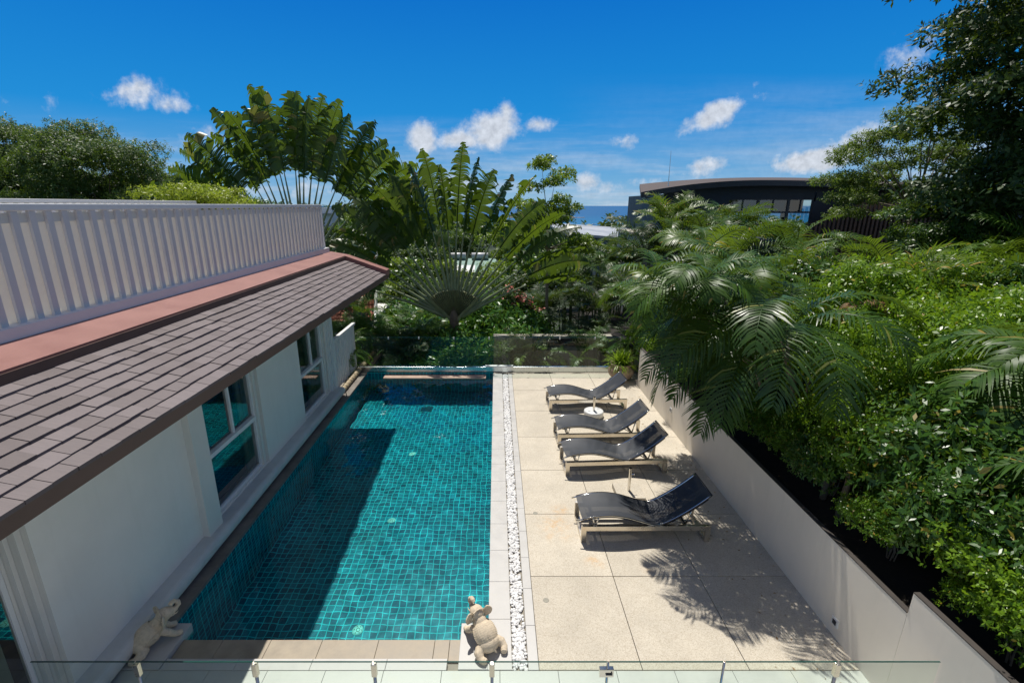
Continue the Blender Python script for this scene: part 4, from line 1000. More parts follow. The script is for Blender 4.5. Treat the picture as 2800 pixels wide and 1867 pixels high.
def travellers_palm(loc, angles, pet, blade, half, seed, label, trunk_h, yaw=0.0, group=None, droopy=.5, rollr=.6):
    t = empty('travellers_palm', loc, yaw, label=label, cat='palm', group=group)
    rr = random.Random(seed)
    tr = MB().tube([(0, 0, -trunk_h), (0, 0, -.3), (0, 0, .12), (0, 0, .5)], [.19, .16, .20, .10], 14).build('trunk', M['trunk'], t, smooth=True)
    # the interleaved sheaths form a solid fan-shaped heart
    for k, a in enumerate(angles):
        a_ = R(a) * 1.0; s_ = 1 if a >= 0 else -1; am = abs(a) / 66
        pl = pet * (1.0 - .12 * am + rr.uniform(-.05, .05)); bl = blade * rr.uniform(.88, 1.08)
        PV, PF, BV, BF = traveller_leaf(pl, bl, half * rr.uniform(.85, 1.1), seed * 100 + k, curl=(.10 + .7 * am) * s_, droop=(droopy * (.15 + am) * rr.uniform(.6, 1.3)) * s_, tearing=.22, roll=rr.uniform(-rollr, rollr))
        lean = R(rr.uniform(-3, 3)); Mx = np.array(Matrix.Rotation(a_ * .84, 3, 'Y') @ Matrix.Rotation(lean, 3, 'X'))
        off = np.array([.30 * math.sin(a_), .012 * (k % 3 - 1) , .30 * (1 - abs(math.sin(a_))) * .8 + .05])
        pet_ob = link_mesh('leafstalk', np_mesh('leafstalk', PV @ Mx.T + off, PF, True), M['petiole'], t)
        link_mesh('leaf_blade', np_mesh('leaf_blade', BV @ Mx.T + off, BF), M['ravenala'], pet_ob)
    # overlapping sheaths fill the lower fan
    V = [(0, 0, -.25)]; F = []; n = 46; lay = 3
    V = []; 
    for j in range(7):
        rad = .10 + j * .20
        for i in range(n + 1):
            a = R(-40 + 80 * i / n) * (.80 + .20 * min(1, j / 4)); rp = -.10 + .024 * ((i % 2) * 2 - 1)
            V.append((rad * math.sin(a) * .98, rp * (1 + j * .12), -.12 + rad * math.cos(a) * .92))
    for j in range(6):
        for i in range(n): F.append((j*(n+1)+i, j*(n+1)+i+1, (j+1)*(n+1)+i+1, (j+1)*(n+1)+i))
    o = MB().add(V, F).build('sheath_fan', M['sheath'], t); s_ = o.modifiers.new('solid', 'SOLIDIFY'); s_.thickness = .10
    return t
M['petiole'] = plain('leafstalk_green', (.19, .235, .115), .42, var=.3, scale=3, spec=.5)
M['sheath'] = plain('leaf_sheath', (.24, .26, .13), .5, var=.35, scale=6)
angA = [-76, -70, -63, -56, -49, -42, -35, -27, -20, -13, -7, -2, 3, 8, 14, 21, 28, 35, 43, 50, 57, 64, 70]
travellers_palm((-1.55, 17.0, 1.0), angA, 3.05, 2.40, .56, 5, "traveller's palm with wide fan of torn leaves rising behind middle of pool", 3.4, droopy=.62, rollr=1.15)
angB = [-74, -68, -62, -55, -50, -45, -39, -33, -27, -22, -17, -12, -8, -4, 0, 3, 7, 11, 16, 21, 27, 33, 39, 46, 53, 60, 67, 73]
travellers_palm((-7.2, 17.8, 2.6), angB, 3.25, 2.65, .70, 9, "taller traveller's palm rising behind the villa's roof terrace", 5.0, droopy=.85)

# ------------------------------------------------------------------ palms in the garden
def arr_mesh(key, VF, smooth=False): MESH[key] = np_mesh(key, VF[0], VF[1], smooth); return MESH[key]
arr_mesh('areca_a', palm_crown(7, 1.9, 11, n=27, ll=.46, stems=4, spread=.38, w=.032, tear=.05, hang=.35, el=(.8, 1.5), droop=(1.0, 2.0)))
arr_mesh('areca_b', palm_crown(8, 2.1, 12, n=28, ll=.50, stems=3, spread=.40, w=.034, tear=.05, hang=.4, el=(.65, 1.45), droop=(1.2, 2.2)))
arr_mesh('areca_c', palm_crown(7, 1.6, 13, n=25, ll=.42, stems=4, spread=.32, w=.032, tear=.05, hang=.3, el=(.8, 1.5), droop=(.9, 1.8)))
arr_mesh('pygmy', palm_crown(20, 1.05, 14, n=34, ll=.20, w=.020, hang=.35, el=(.1, 1.3), droop=(1.2, 2.2)))
arr_mesh('dead', palm_crown(4, 1.3, 15, n=26, ll=.35, w=.03, hang=.9, el=(-.2, .9), droop=(1.5, 2.6)))
def stems_mesh(key, n, h, seed, spread=.35, r=.035):
    rr = random.Random(seed); m = MB()
    for i in range(n):
        x, y = rr.gauss(0, spread), rr.gauss(0, spread); m.tube([(x * .6, y * .6, -.05), (x * .8, y * .8, h * .5), (x, y, h * .93)], [r * 1.25, r, r * .7], 7)
    MESH[key] = mb_mesh(m, key); return MESH[key]
stems_mesh('st_areca', 6, 1.0, 3)
def areca(loc, crown, h, rz, scale, label, mat='frond', group='feather palms in the garden', name='feather_palm'):
    t = empty(name, loc, rz, label=label, cat='palm', group=group)
    st = bpy.data.objects.new('trunk', MESH['st_areca']); COL.objects.link(st); st.parent = t; st.scale = (scale, scale, h)
    if not MESH['st_areca'].materials: MESH['st_areca'].materials.append(M['green_stem'])
    c = bpy.data.objects.new('crown', MESH[crown]); COL.objects.link(c); c.parent = t; c.location = (0, 0, h * .86); c.scale = (scale,) * 3
    if not MESH[crown].materials: MESH[crown].materials.append(M['frond'])
    if mat != 'frond': c.material_slots[0].link = 'OBJECT'; c.material_slots[0].material = M[mat]
    return t

# hero palm drooping over the wall: every frond its own part
def single_palm(loc, base, fronds, label, seed, L_=2.55, ll=.62, w=.034, mat='frond', trunk_r=.06, n=38, name='feather_palm', group='feather palms in the garden', lean=None):
    t = empty(name, base, 0, label=label, cat='palm', group=group); c = np.array(loc) - np.array(base)
    mid = c * .5 + np.array([.12, .05, 0]) if lean is None else np.array(lean) - np.array(base)
    MB().tube([(0, 0, -.05), tuple(mid), tuple(c)], [trunk_r * 1.4, trunk_r, trunk_r * .8], 10).build('trunk', M['pale_trunk'], t, smooth=True)
    for i, (az, el, dr, ls) in enumerate(fronds):
        V, F = frond(L_ * ls, n, ll * (.7 + .3 * ls), seed * 50 + i, droop=dr, el=el, w=w, hang=.42, vee=.25, t0=.16)
        link_mesh('frond', np_mesh('frond', xf(V, R(az), 1, tuple(c), 0, rnd.uniform(-.35, .35)), F), M[mat], t)
    return t
single_palm((4.55, 7.3, 3.05), (5.15, 7.4, 1.0), [(178, .62, 1.9, 1.05), (192, .40, 1.75, 1.05), (206, .55, 1.85, 1.10), (222, .30, 1.75, 1.05), (164, .55, 1.85, 1.10), (150, .70, 1.95, 1.1), (240, .55, 1.95, 1.0), (262, .5, 2.0, .95), (186, .95, 1.9, 1.05), (130, .9, 1.9, 1.0), (300, .8, 2.2, .85), (340, 1.0, 2.2, .85), (60, .9, 2.0, .9), (212, -.05, 1.5, .95), (170, .05, 1.55, 1.0), (232, .9, 2.0, 1.0), (198, .1, 1.5, .9)],
            'big feather palm with long dark fronds drooping over the garden wall above the loungers', 3, mat='frond_hero')
single_palm((4.9, 9.0, 2.95), (5.3, 9.1, 1.0), [(175, .7, 1.9, 1.0), (190, .5, 1.75, 1.05), (208, .7, 1.9, 1.0), (222, .3, 1.7, 1.0), (160, .5, 1.8, 1.05), (140, .8, 1.9, 1), (245, .6, 2.0, .95), (183, .1, 1.5, 1.0), (200, 1.1, 1.8, 1), (90, 1, 2, .9), (320, 1, 2, .8), (214, 0.0, 1.4, .9)],
            'feather palm arching behind the drooping one, its fronds over the wall', 4, L_=1.95, mat='frond_hero')
single_palm((6.6, 4.9, 2.95), (6.9, 4.8, 1.2), [(175, .7, 2.0, 1.05), (195, .5, 2.1, 1.1), (215, .7, 2.2, 1.05), (150, .8, 2.0, 1.1), (185, 1.1, 1.9, 1), (130, 1.0, 2.0, 1), (240, .6, 2.2, 1), (165, .2, 1.7, 1), (100, 1.1, 2, .9), (205, 0.0, 1.5, .9)],
            'feather palm leaning in from the right edge above the hedge', 6, L_=1.7, ll=.5)
single_palm((5.75, 3.55, 2.35), (6.1, 3.5, 1.1), [(170, .6, 2.0, .9), (190, .5, 2.1, 1.0), (212, .7, 2.2, 1.0), (150, .8, 2.0, 1.0), (185, 1.0, 1.9, .9), (235, .6, 2.1, 1), (200, 0.1, 1.6, .8)],
            'nearest feather palm at lower right, fronds hanging toward the wall top', 7, L_=1.45, ll=.46)
# a clump leaning out over the deck: its crowns throw the feathery shade by the loungers
CLUMP = [((2.6, 7.6, 3.75), 'leaning feather palm reaching farthest left over the sun deck'), ((3.9, 9.0, 4.15), 'leaning feather palm with the highest crown in front of the dark facade'),
         ((3.3, 7.2, 3.3), 'leaning feather palm crown just above the far loungers'), ((4.2, 8.1, 3.8), 'leaning feather palm crown in the middle of the clump'),
         ((3.5, 9.6, 3.3), 'leaning feather palm crown low over the far end of the wall'), ((3.1, 7.0, 3.95), 'leaning feather palm crown in front of the grove')]
for i, (c, lb) in enumerate(CLUMP):
    b0 = (5.1 + .22 * math.cos(i * 2.4), 8.3 + .35 * math.sin(i * 2.4), .95)
    fr = [((k * 137.5 + i * 40) % 360, rnd.uniform(.1, 1.2), rnd.uniform(1.0, 2.1), rnd.uniform(.6, 1.1)) for k in range(9)]
    single_palm(c, b0, fr, lb, 30 + i, L_=1.25, ll=.46, w=.030, n=24, trunk_r=.028, mat=('frond', 'frond_lime', 'frond')[i % 3], lean=(b0[0] * .62 + c[0] * .38, b0[1] * .6 + c[1] * .4, .95 + (c[2] - .95) * .58))
AR = [ # x, y, z ground, crown, trunk height, scale, rz, material, label
 (5.6, 11.3, .9, 'areca_a', 2.2, 1.0, 0, 'frond', 'feather palm clump just behind the far end of the garden wall'),
 (6.3, 13.6, .8, 'areca_b', 2.9, 1.05, 1, 'frond', 'feather palm clump behind the potted plant with arching glossy fronds'),
 (7.4, 12.2, 1.0, 'areca_c', 2.1, 1.15, 2, 'frond_lime', 'yellow-green feather palm in front of the dark building'),
 (7.4, 16.0, .3, 'areca_a', 4.5, 1.1, 3, 'frond', 'tall feather palm clump left of the dark building windows'),
 (6.2, 16.8, .2, 'areca_c', 4.75, 1.0, 4, 'frond_lime', 'bright feather palm topping the clump under the roof tip'),
 (5.9, 18.2, -.4, 'areca_b', 4.2, 1.1, 5, 'frond_dark', 'dark feather palm at the sea edge of the garden'),
 (9.0, 15.0, .9, 'areca_b', 2.7, 1.1, 6, 'frond', 'feather palm clump below the building windows'),
 (9.6, 12.0, 1.4, 'areca_a', 1.6, 1.0, 7, 'frond', 'feather palm clump before the timber slat facade'),
 (11.8, 11.2, 1.6, 'areca_c', 1.7, 1.2, 8, 'frond_lime', 'upright yellow-green palm right of the timber facade'),
 (11.4, 8.6, 1.6, 'areca_a', 2.0, 1.15, 9, 'frond', 'feather palm rising out of the hedge on the right'),
 (10.2, 6.6, 1.5, 'areca_b', 1.7, 1.0, 10, 'frond', 'feather palm at right edge halfway up the hedge'),
 (13.4, 11.6, 1.7, 'areca_b', 2.0, 1.1, 11, 'frond', 'feather palm under the tall dark tree'),
 (8.0, 9.8, 1.4, 'areca_c', 2.1, 1.0, 13, 'frond_lime', 'upright palm fronds standing out of the hedge crest at right'), (10.9, 9.2, 1.6, 'areca_c', 2.1, 1.05, 14, 'frond', 'upright palm fronds near right edge before the dark tree'),
 (5.0, 14.9, -.2, 'areca_c', 2.5, .9, 12, 'frond', 'small feather palm right behind the glass balustrade corner')]
for (x, y, z, c, h, s_, rz, mt, lb) in AR: areca((x, y, z), c, h, rz, s_, lb, mt)
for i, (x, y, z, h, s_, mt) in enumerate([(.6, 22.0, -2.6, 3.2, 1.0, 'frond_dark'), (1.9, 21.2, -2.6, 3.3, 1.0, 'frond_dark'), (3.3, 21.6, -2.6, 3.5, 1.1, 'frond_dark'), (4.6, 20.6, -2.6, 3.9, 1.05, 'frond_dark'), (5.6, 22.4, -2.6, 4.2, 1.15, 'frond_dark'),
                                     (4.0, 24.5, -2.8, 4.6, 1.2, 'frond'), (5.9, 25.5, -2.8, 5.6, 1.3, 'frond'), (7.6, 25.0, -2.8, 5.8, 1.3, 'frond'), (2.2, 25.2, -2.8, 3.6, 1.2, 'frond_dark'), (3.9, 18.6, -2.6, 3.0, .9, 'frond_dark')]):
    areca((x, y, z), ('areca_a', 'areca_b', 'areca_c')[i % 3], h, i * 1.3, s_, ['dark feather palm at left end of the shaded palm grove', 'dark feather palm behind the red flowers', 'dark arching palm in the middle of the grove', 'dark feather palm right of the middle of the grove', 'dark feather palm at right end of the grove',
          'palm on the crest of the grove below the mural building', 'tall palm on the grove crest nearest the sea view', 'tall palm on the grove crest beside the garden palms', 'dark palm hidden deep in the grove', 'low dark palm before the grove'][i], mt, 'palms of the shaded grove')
for i, (x, y, z, h, s_, mt, lb) in enumerate([(-4.6, 16.2, -2.4, 3.4, .85, 'frond', 'feather palm beside the low slat fence'), (-3.4, 15.8, -2.4, 2.9, .8, 'frond_dark', 'small dark palm behind left end of the glass balustrade'), (-2.6, 17.3, -2.4, 3.1, .9, 'frond', "feather palm at foot of the traveller's palm"),
        (-5.6, 18.6, -2.4, 4.0, 1.0, 'frond', 'feather palm before the orange tiled roof'), (-.6, 15.2, -2.4, 2.0, .7, 'frond', 'low feather palm seen through the glass balustrade'), (1.0, 15.2, -.9, 1.0, .75, 'frond_lime', 'small feathery palm in front of the grey concrete wall'), (3.1, 15.3, -.6, .9, .7, 'frond', 'small feathery palm at right before the grey concrete wall'), (.2, 15.4, -1.6, 1.3, .6, 'frond', 'little palm at left end of the grey concrete wall')]):
    areca((x, y, z), ('areca_c', 'areca_a', 'areca_b')[i % 3], h, i * 1.7, s_, lb, mt)
for i, (x, y, z, lb) in enumerate([(-4.75, 14.2, .55, 'spiky dark green plant above the low slat fence'), (-4.95, 15.2, .9, 'spiky plant beyond the end of the low slat fence'), (4.4, 14.6, .6, 'fine spiky palm behind the potted plant')]):
    t = plant('spiky_plant', MESH['pygmy'], M['frond'], None, None, (x, y, z), i, 1.0 if i < 2 else .9, label=lb, cat='plant', group='spiky low plants'); 
    o = MB().tube([(0, 0, -2.2 if i < 2 else -1.2), (0, 0, 0)], .07, 8).build('trunk', M['trunk'], t)
for (x, y, z, s_, lb) in ((6.55, 8.5, 3.25, .55, 'dry orange and white palm frond lying on top of the hedge'), (6.6, 12.6, 3.4, .7, 'dry brown fronds hanging in the palm clump left of the hedge')):
    t = plant('dead_frond', MESH['dead'], M['frond_dry'], None, None, (x, y, z), 1.0, s_, label=lb, cat='dead frond')

# ------------------------------------------------------------------ hedge shrubs on the right
for k in range(3):
    cloud_mesh('shrub_%d' % k, rlobes(20 + k, 12, 1.35, 1.5, .05), 6800, .078, 30 + k, aspect=.50, k=5, jitter=.12, shell=.25)
cloud_mesh('shrub_3', rlobes(27, 12, 1.3, 1.6, .05), 3400, .125, 37, aspect=.40, k=6, jitter=.13, shell=.25)
MESH['st_shrub'] = mb_mesh(branches([([(rnd.uniform(-.15, .15), rnd.uniform(-.15, .15), -.6), (rnd.uniform(-.3, .3), rnd.uniform(-.3, .3), .4), (rnd.uniform(-.6, .6), rnd.uniform(-.6, .6), 1.2)], .026, .01) for _ in range(7)]), 'st_shrub')
HEDGE = [ # x, y, z base, scale xy, scale z
 (4.75, 3.35, .95, .42, .42), (4.72, 4.75, .92, .40, .42), (4.78, 6.0, .92, .40, .46), (4.7, 7.6, .92, .40, .46), (4.68, 9.9, .92, .42, .5),
 (4.85, 2.35, .95, .55, .6), (5.05, 4.15, .95, .62, .72), (5.25, 5.35, .95, .66, .80),
 (5.0, 3.0, .95, .6, .62), (4.95, 6.6, .9, .5, .5), (5.05, 8.9, .9, .62, .75), (4.95, 11.4, .9, .62, .8), (6.3, 3.9, 1.1, .95, .8),
 (5.35, 3.6, 1.0, .75, .75), (5.55, 4.9, 1.05, .85, .85), (5.75, 6.1, 1.05, .80, .95), (6.0, 8.3, 1.1, .85, 1.0), (5.7, 10.4, 1.0, .8, .95), (5.3, 12.4, 1.0, .75, .95),
 (6.9, 5.2, 1.2, 1.0, 1.0), (7.0, 6.9, 1.3, 1.0, 1.15), (7.2, 8.9, 1.35, 1.0, 1.2), (7.0, 10.9, 1.3, 1.0, 1.15),
 (8.7, 7.4, 1.45, 1.05, 1.25), (8.7, 9.6, 1.5, 1.05, 1.3), (8.3, 5.6, 1.35, 1.0, 1.1), (10.3, 8.3, 1.6, 1.1, 1.25), (10.6, 10.4, 1.6, 1.1, 1.2), (12.3, 9.6, 1.7, 1.15, 1.3), (12.6, 12.0, 1.7, 1.2, 1.3), (6.1, 14.6, .6, 1.0, 1.3), (5.1, 14.0, -.2, .8, 1.0), (9.9, 6.2, 1.5, 1.0, 1.1), (14.2, 11.0, 1.8, 1.2, 1.4)]
HL = ['low shrub leaning over the wall at its step', 'low dark shrub in the gap behind the wall, before the bare stems', 'low dark shrub in the gap behind the wall, past the bare stems', 'low dark shrub at the foot of the drooping palm', 'low dark shrub behind the wall opposite the lounger pair','shrub at the very lower right corner behind the wall', 'glossy shrub hugging the wall just past its step', 'glossy shrub against the wall before the bare stems','low glossy shrub spilling to the wall top below the near step', 'small shaded shrub tucked under the drooping palm by the wall', 'shaded shrub close behind the wall between the two arching palms', 'shaded shrub close behind the wall near its far end', 'glossy shrub at lower right corner under the nearest palm','glossy hedge shrub nearest the camera above the wall step', 'glossy shrub on the wall top right of its step', 'glossy shrub with bright leaf tips beside bare pale stems', 'glossy shrub behind the drooping palm', 'shrub behind the wall opposite the far loungers', 'dark shrub at the far end of the garden wall',
 'dense hedge shrub under the leaning right edge palm', 'sunlit hedge shrub in the middle of the bank', 'sunlit shrub under the dry frond', 'shrub between the garden palms', 'bright rounded shrub high on the bank', 'bright shrub crest below the timber facade',
 'shaded shrub at right edge of the bank', 'bright shrub right of the dry frond', 'shrub crest at foot of the timber slats', 'shrub under the tall dark tree', 'shrub hidden behind the right bank crest', 'shrub filling between the tall garden palms', 'low shrub behind the potted plant', 'bright shrub at right edge below the palm', 'outermost shrub on the right under the dark tree']
for i, (x, y, z, s1, s2_) in enumerate(HEDGE):
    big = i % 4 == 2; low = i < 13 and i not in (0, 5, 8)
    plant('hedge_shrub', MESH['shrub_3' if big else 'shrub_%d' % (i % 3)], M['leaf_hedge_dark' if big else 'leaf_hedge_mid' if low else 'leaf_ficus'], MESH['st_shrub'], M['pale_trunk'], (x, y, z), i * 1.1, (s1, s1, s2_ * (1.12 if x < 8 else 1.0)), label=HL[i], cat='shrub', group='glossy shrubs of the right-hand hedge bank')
for (x, y, h, lb) in ((4.6, 5.5, 1.1, 'thin pale bare stem in the dark gap behind the wall, nearest one'), (4.65, 5.9, 1.2, 'thin pale bare stem in the dark gap behind the wall, second one'), (4.85, 6.9, 1.5, 'curved pale trunk beside the drooping palm')):
    t = empty('bare_stem', (x, y, .95), label=lb, cat='tree stem'); MB().tube([(0, 0, -.05), (.05, .02, h * .5), (.02, .05, h)], [.045, .038, .03], 8).build('trunk', M['pale_trunk'], t, smooth=True)
    V, F = leaf_cloud([(.02, .05, h + .1, .28, .28, .2)], 90, .085, int(x * 100), k=5); link_mesh('crown', np_mesh('crown', V, F), M['leaf_ficus'], t)

# big-leaf shrubs beyond the pool
for k in range(2):
    cloud_mesh('plum_%d' % k, rlobes(40 + k, 8, 1.5, 1.6, .2), 1500, .24, 50 + k, aspect=.30, k=8, jitter=.10, shell=.5, spread=1.0)
cloud_mesh('small_leaf', rlobes(44, 9, 1.6, 1.3, .5, flat=.7), 4500, .075, 60, aspect=.5, k=5, jitter=.12)
for i, (x, y, z, s_, mt, me, lb) in enumerate([(-1.0, 15.9, -2.2, 1.15, 'leaf_plum', 'plum_0', "long-leaved shrub right of the traveller's palm trunk behind the glass"), (-2.6, 15.6, -2.6, 1.05, 'leaf_plum', 'plum_1', 'long-leaved shrub seen through the left glass panes'),
        (.4, 18.3, -2.4, 1.3, 'leaf_plum', 'plum_1', "tall long-leaved shrub right of the traveller's palm"), (-3.3, 18.6, -2.2, 1.35, 'leaf_plum', 'plum_0', "long-leaved shrub left of the traveller's palm heart"), (-.2, 20.0, -1.8, 1.3, 'leaf_plum', 'plum_0', "long-leaved shrub behind the traveller's palm heart"),
        (2.4, 18.2, -2.2, 1.15, 'leaf_mid', 'small_leaf', 'low spreading light green tree above the concrete wall'), (3.6, 17.9, -2.3, 1.0, 'leaf_mid', 'small_leaf', 'spreading light green tree at right above the wall slot'), (-4.3, 15.0, -1.9, .8, 'leaf_plum', 'plum_1', 'shrub in the corner beyond the low slat fence'), (1.2, 17.2, -2.6, .9, 'leaf_plum', 'plum_0', 'shrub just above left end of the concrete wall')]):
    plant('broadleaf_shrub', MESH[me], M[mt], MESH['st_shrub'], M['trunk'], (x, y, z), i * 2.1, s_, label=lb, cat='shrub', group='broad-leaved shrubs beyond the pool')
for i, (x, y, z) in enumerate([(1.1, 20.0, .9), (.6, 19.6, 1.3), (1.5, 20.3, .5)]):
    t = empty('flowering_shrub', (x, y, z - 3.3), label=['red flowering shrub in front of the shaded grove, middle one', 'red flowering shrub in front of the grove, highest and leftmost', 'red flowering shrub in front of the grove, lowest and rightmost'][i], cat='shrub', group='red flowering shrubs')
    V, F = leaf_cloud([(0, 0, 3.2, .45, .45, .5)], 260, .10, 80 + i, k=5); link_mesh('crown', np_mesh('crown', V, F), M['leaf_dark'], t)
    V, F = leaf_cloud([(0, -.1, 3.3, .42, .42, .45)], 26, .10, 85 + i, k=5, shell=.8, aspect=.7); link_mesh('flowers', np_mesh('flowers', V, F), M['petal'], t)
    MB().tube([(0, 0, -.3), (0, 0, 3.0)], .04, 6).build('trunk', M['trunk'], t)

# ------------------------------------------------------------------ trees
def big_tree(name, loc, h, lobes, n, size, seed, mat, label, r=.16, group=None, tm='trunk', **k):
    t = empty(name, loc, 0, label=label, cat='tree', group=group)
    V, F = leaf_cloud(lobes, n, size, seed, **k); link_mesh('crown', np_mesh('crown', V, F), M[mat], t)
    o = tree_limbs(h, lobes, seed, r).build('trunk', M[tm], t, smooth=True); return t
def lobset(seed, pts, r):
    rr = random.Random(seed); return [(x, y, z, r * s_ * rr.uniform(.9, 1.1), r * s_, r * s_ * .75) for x, y, z, s_ in pts]
def spray(seed, n, c, rad, hgt, r):
    """many small lobes over a crown envelope: ragged outline with gaps"""
    rr = random.Random(seed); out = []
    for i in range(n):
        a = rr.uniform(0, 6.28); u = rr.uniform(-.55, 1); q = math.sqrt(max(0, 1 - u * u)) if u > 0 else 1 - .25 * abs(u)
        d = rr.uniform(.55, 1.0)
        out.append((c[0] + rad * q * d * math.cos(a), c[1] + rad * q * d * math.sin(a), c[2] + hgt * u * d, r * rr.uniform(.7, 1.3), r * rr.uniform(.7, 1.3), r * rr.uniform(.35, .6)))
    return out
big_tree('dense_tree', (-25.5, 24.5, -2), 6.5, spray(1, 56, (0, 0, 8.3), 3.0, 3.1, 1.2), 13000, .15, 101, 'leaf_fine', 'bushy fine-leaved tree farthest left behind the roof terrace', k=6, aspect=.35, jitter=.16, group='trees behind the roof terrace')
big_tree('dense_tree', (-19.3, 24.5, -2), 6.0, spray(2, 56, (0, 0, 7.3), 3.4, 3.0, 1.2), 14000, .15, 102, 'leaf_fine', 'rounded fine-leaved tree sloping down behind the roof terrace', k=6, aspect=.35, jitter=.16, group='trees behind the roof terrace')
big_tree('dense_tree', (-23.0, 28, -2), 6.0, spray(3, 40, (0, 0, 6.6), 4.6, 2.2, 1.5), 9000, .17, 103, 'leaf_fine', 'fine-leaved tree filling between the two terrace trees', k=6, aspect=.35, jitter=.16, group='trees behind the roof terrace')
big_tree('dense_tree', (-15.0, 26, -2), 6.0, spray(4, 26, (0, 0, 6.3), 2.6, 1.9, .9), 5000, .17, 104, 'leaf_mid', "tree behind left side of the taller traveller's palm", k=6, aspect=.35, jitter=.16, group='trees behind the roof terrace')
big_tree('yellow_shrub', (-8.9, 14.6, .5), 4.2, spray(5, 30, (0, 0, 4.35), 1.35, .66, .40), 1900, .11, 105, 'leaf_yellow', 'yellow-green leafy treetop showing just over the terrace rail', k=5, aspect=.4, r=.08)
big_tree('sparse_tree', (2.15, 20.3, -2.4), 6.6, spray(6, 26, (0, 0, 7.0), 1.25, 2.2, .42) + spray(16, 10, (1.2, 0, 5.6), .7, .8, .35), 2100, .13, 106, 'leaf_lime', "light green airy tree behind right side of the traveller's palm", k=5, aspect=.5, r=.09, tm='pale_trunk')
dt = spray(7, 90, (0, 0, 8.2), 4.4, 5.4, 1.05) + spray(17, 46, (.2, 0, 3.6), 3.3, 2.8, 1.05)
big_tree('dark_tree', (15.6, 13.6, 1.5), 8.0, dt, 18000, .19, 107, 'leaf_dark', 'tall dark glossy-leaved tree filling the upper right corner', k=6, aspect=.42, r=.3, jitter=.16)
ft = spray(8, 52, (0, 0, 5.6), 2.9, 2.6, .55)
big_tree('feathery_tree', (15.8, 18.6, 0.2), 5.4, ft, 6200, .13, 108, 'leaf_sun', 'light airy feathery tree beside the end of the dark curved roof', k=7, aspect=.35, r=.12, jitter=.18, tm='pale_trunk')
big_tree('feathery_tree', (14.4, 15.4, 1.0), 3.0, spray(9, 34, (0, 0, 3.0), 1.9, 1.3, .6), 5200, .11, 109, 'leaf_mid', 'low feathery tree in front of the timber facade under the dark tree', k=7, aspect=.4, r=.10, jitter=.16)

# hillside trees: three kinds, copied
KIND = []
for k, (mt, sz, n, asp) in enumerate((('leaf_mid', .30, 1500, .5), ('leaf_lime', .26, 1300, .5), ('leaf_dark', .32, 1500, .45), ('leaf_fine', .28, 1500, .4))):
    lo = spray(60 + k, 16, (0, 0, 4.6), 2.4, 1.9, 1.0); cm = cloud_mesh('hill_crown_%d' % k, lo, n, sz, 160 + k, k=5, aspect=asp, jitter=.15)
    tm_ = mb_mesh(tree_limbs(4.2, lo[:7], k, .16), 'hill_trunk_%d' % k); KIND.append((cm, tm_, mt))
rr = random.Random(21); HT = []
def far_tree(x, y, s_, k, lb): 
    cm, tm_, mt = KIND[k]; plant('hillside_tree', cm, M[mt], tm_, M['trunk'], (x, y, hz(y)), rr.uniform(0, 6), s_, label=lb, cat='tree', group='trees on the hillside down to the sea')
HTL = [(-12.2, 33, 1.05, 2), (-10.3, 31, .95, 0), (-8.6, 34, 1.0, 2), (-7.0, 30, .85, 1), (-5.3, 29, .78, 0), (-6.0, 36, .95, 3), (-3.9, 34, .80, 1), (-3.0, 27, .62, 0), (-1.6, 30, .62, 3), (-.4, 28, .60, 1), (.9, 31, .80, 1), (2.2, 28, .85, 0),
       (-13.5, 27, 1.0, 0), (-9.2, 26, .85, 3), (-6.8, 24.5, .75, 1), (-4.4, 23.5, .62, 2), (-2.2, 23, .58, 0), (1.0, 24.6, .66, 2), (3.6, 31, .9, 3), (-16, 38, 1.2, 2), (-12, 44, 1.35, 0), (-8, 46, 1.3, 2), (-3.5, 52, 1.25, 3), (1.5, 50, 1.35, 1), (4.2, 44, 1.15, 0)]
pos = ['first', 'second', 'third', 'fourth', 'fifth', 'sixth', 'seventh', 'eighth', 'ninth', 'tenth', 'eleventh', 'twelfth']
kn = ['mid green', 'lime green', 'dark glossy', 'fine-leaved']
for i, (x, y, s_, k) in enumerate(HTL):
    row = 'middle row' if i < 12 else ('front row' if i < 19 else 'back row')
    same = sorted([j for j in range(len(HTL)) if (0 if j < 12 else 1 if j < 19 else 2) == (0 if i < 12 else 1 if i < 19 else 2)], key=lambda j: HTL[j][0] / HTL[j][1])
    far_tree(x, y, s_, k, '%s tree on the hillside, %s from the left in the %s' % (kn[k], pos[same.index(i)], row))
# far wood on the lower slope and headland: reads as one mass
lo = []
for i in range(420):
    y = rr.uniform(70, 335); x = rr.uniform(-.75, .75) * y
    if .06 < x / y < .30 and y > 150: 
        z = hz(y) + rr.uniform(-2, 1)
    else: z = hz(y) + rr.uniform(1, 5)
    s_ = rr.uniform(3, 6); lo.append((x, y, z + 1.5, s_, s_, s_ * .7))
V, F = leaf_cloud(lo, 26000, 1.1, 400, k=3, aspect=.7, jitter=.1, shell=.8); link_mesh('far_wood', np_mesh('far_wood', V, F), M['leaf_dark']); tag(bpy.data.objects['far_wood'], kind='stuff', label='distant dark wood covering the lower slope above the sea', cat='wood')

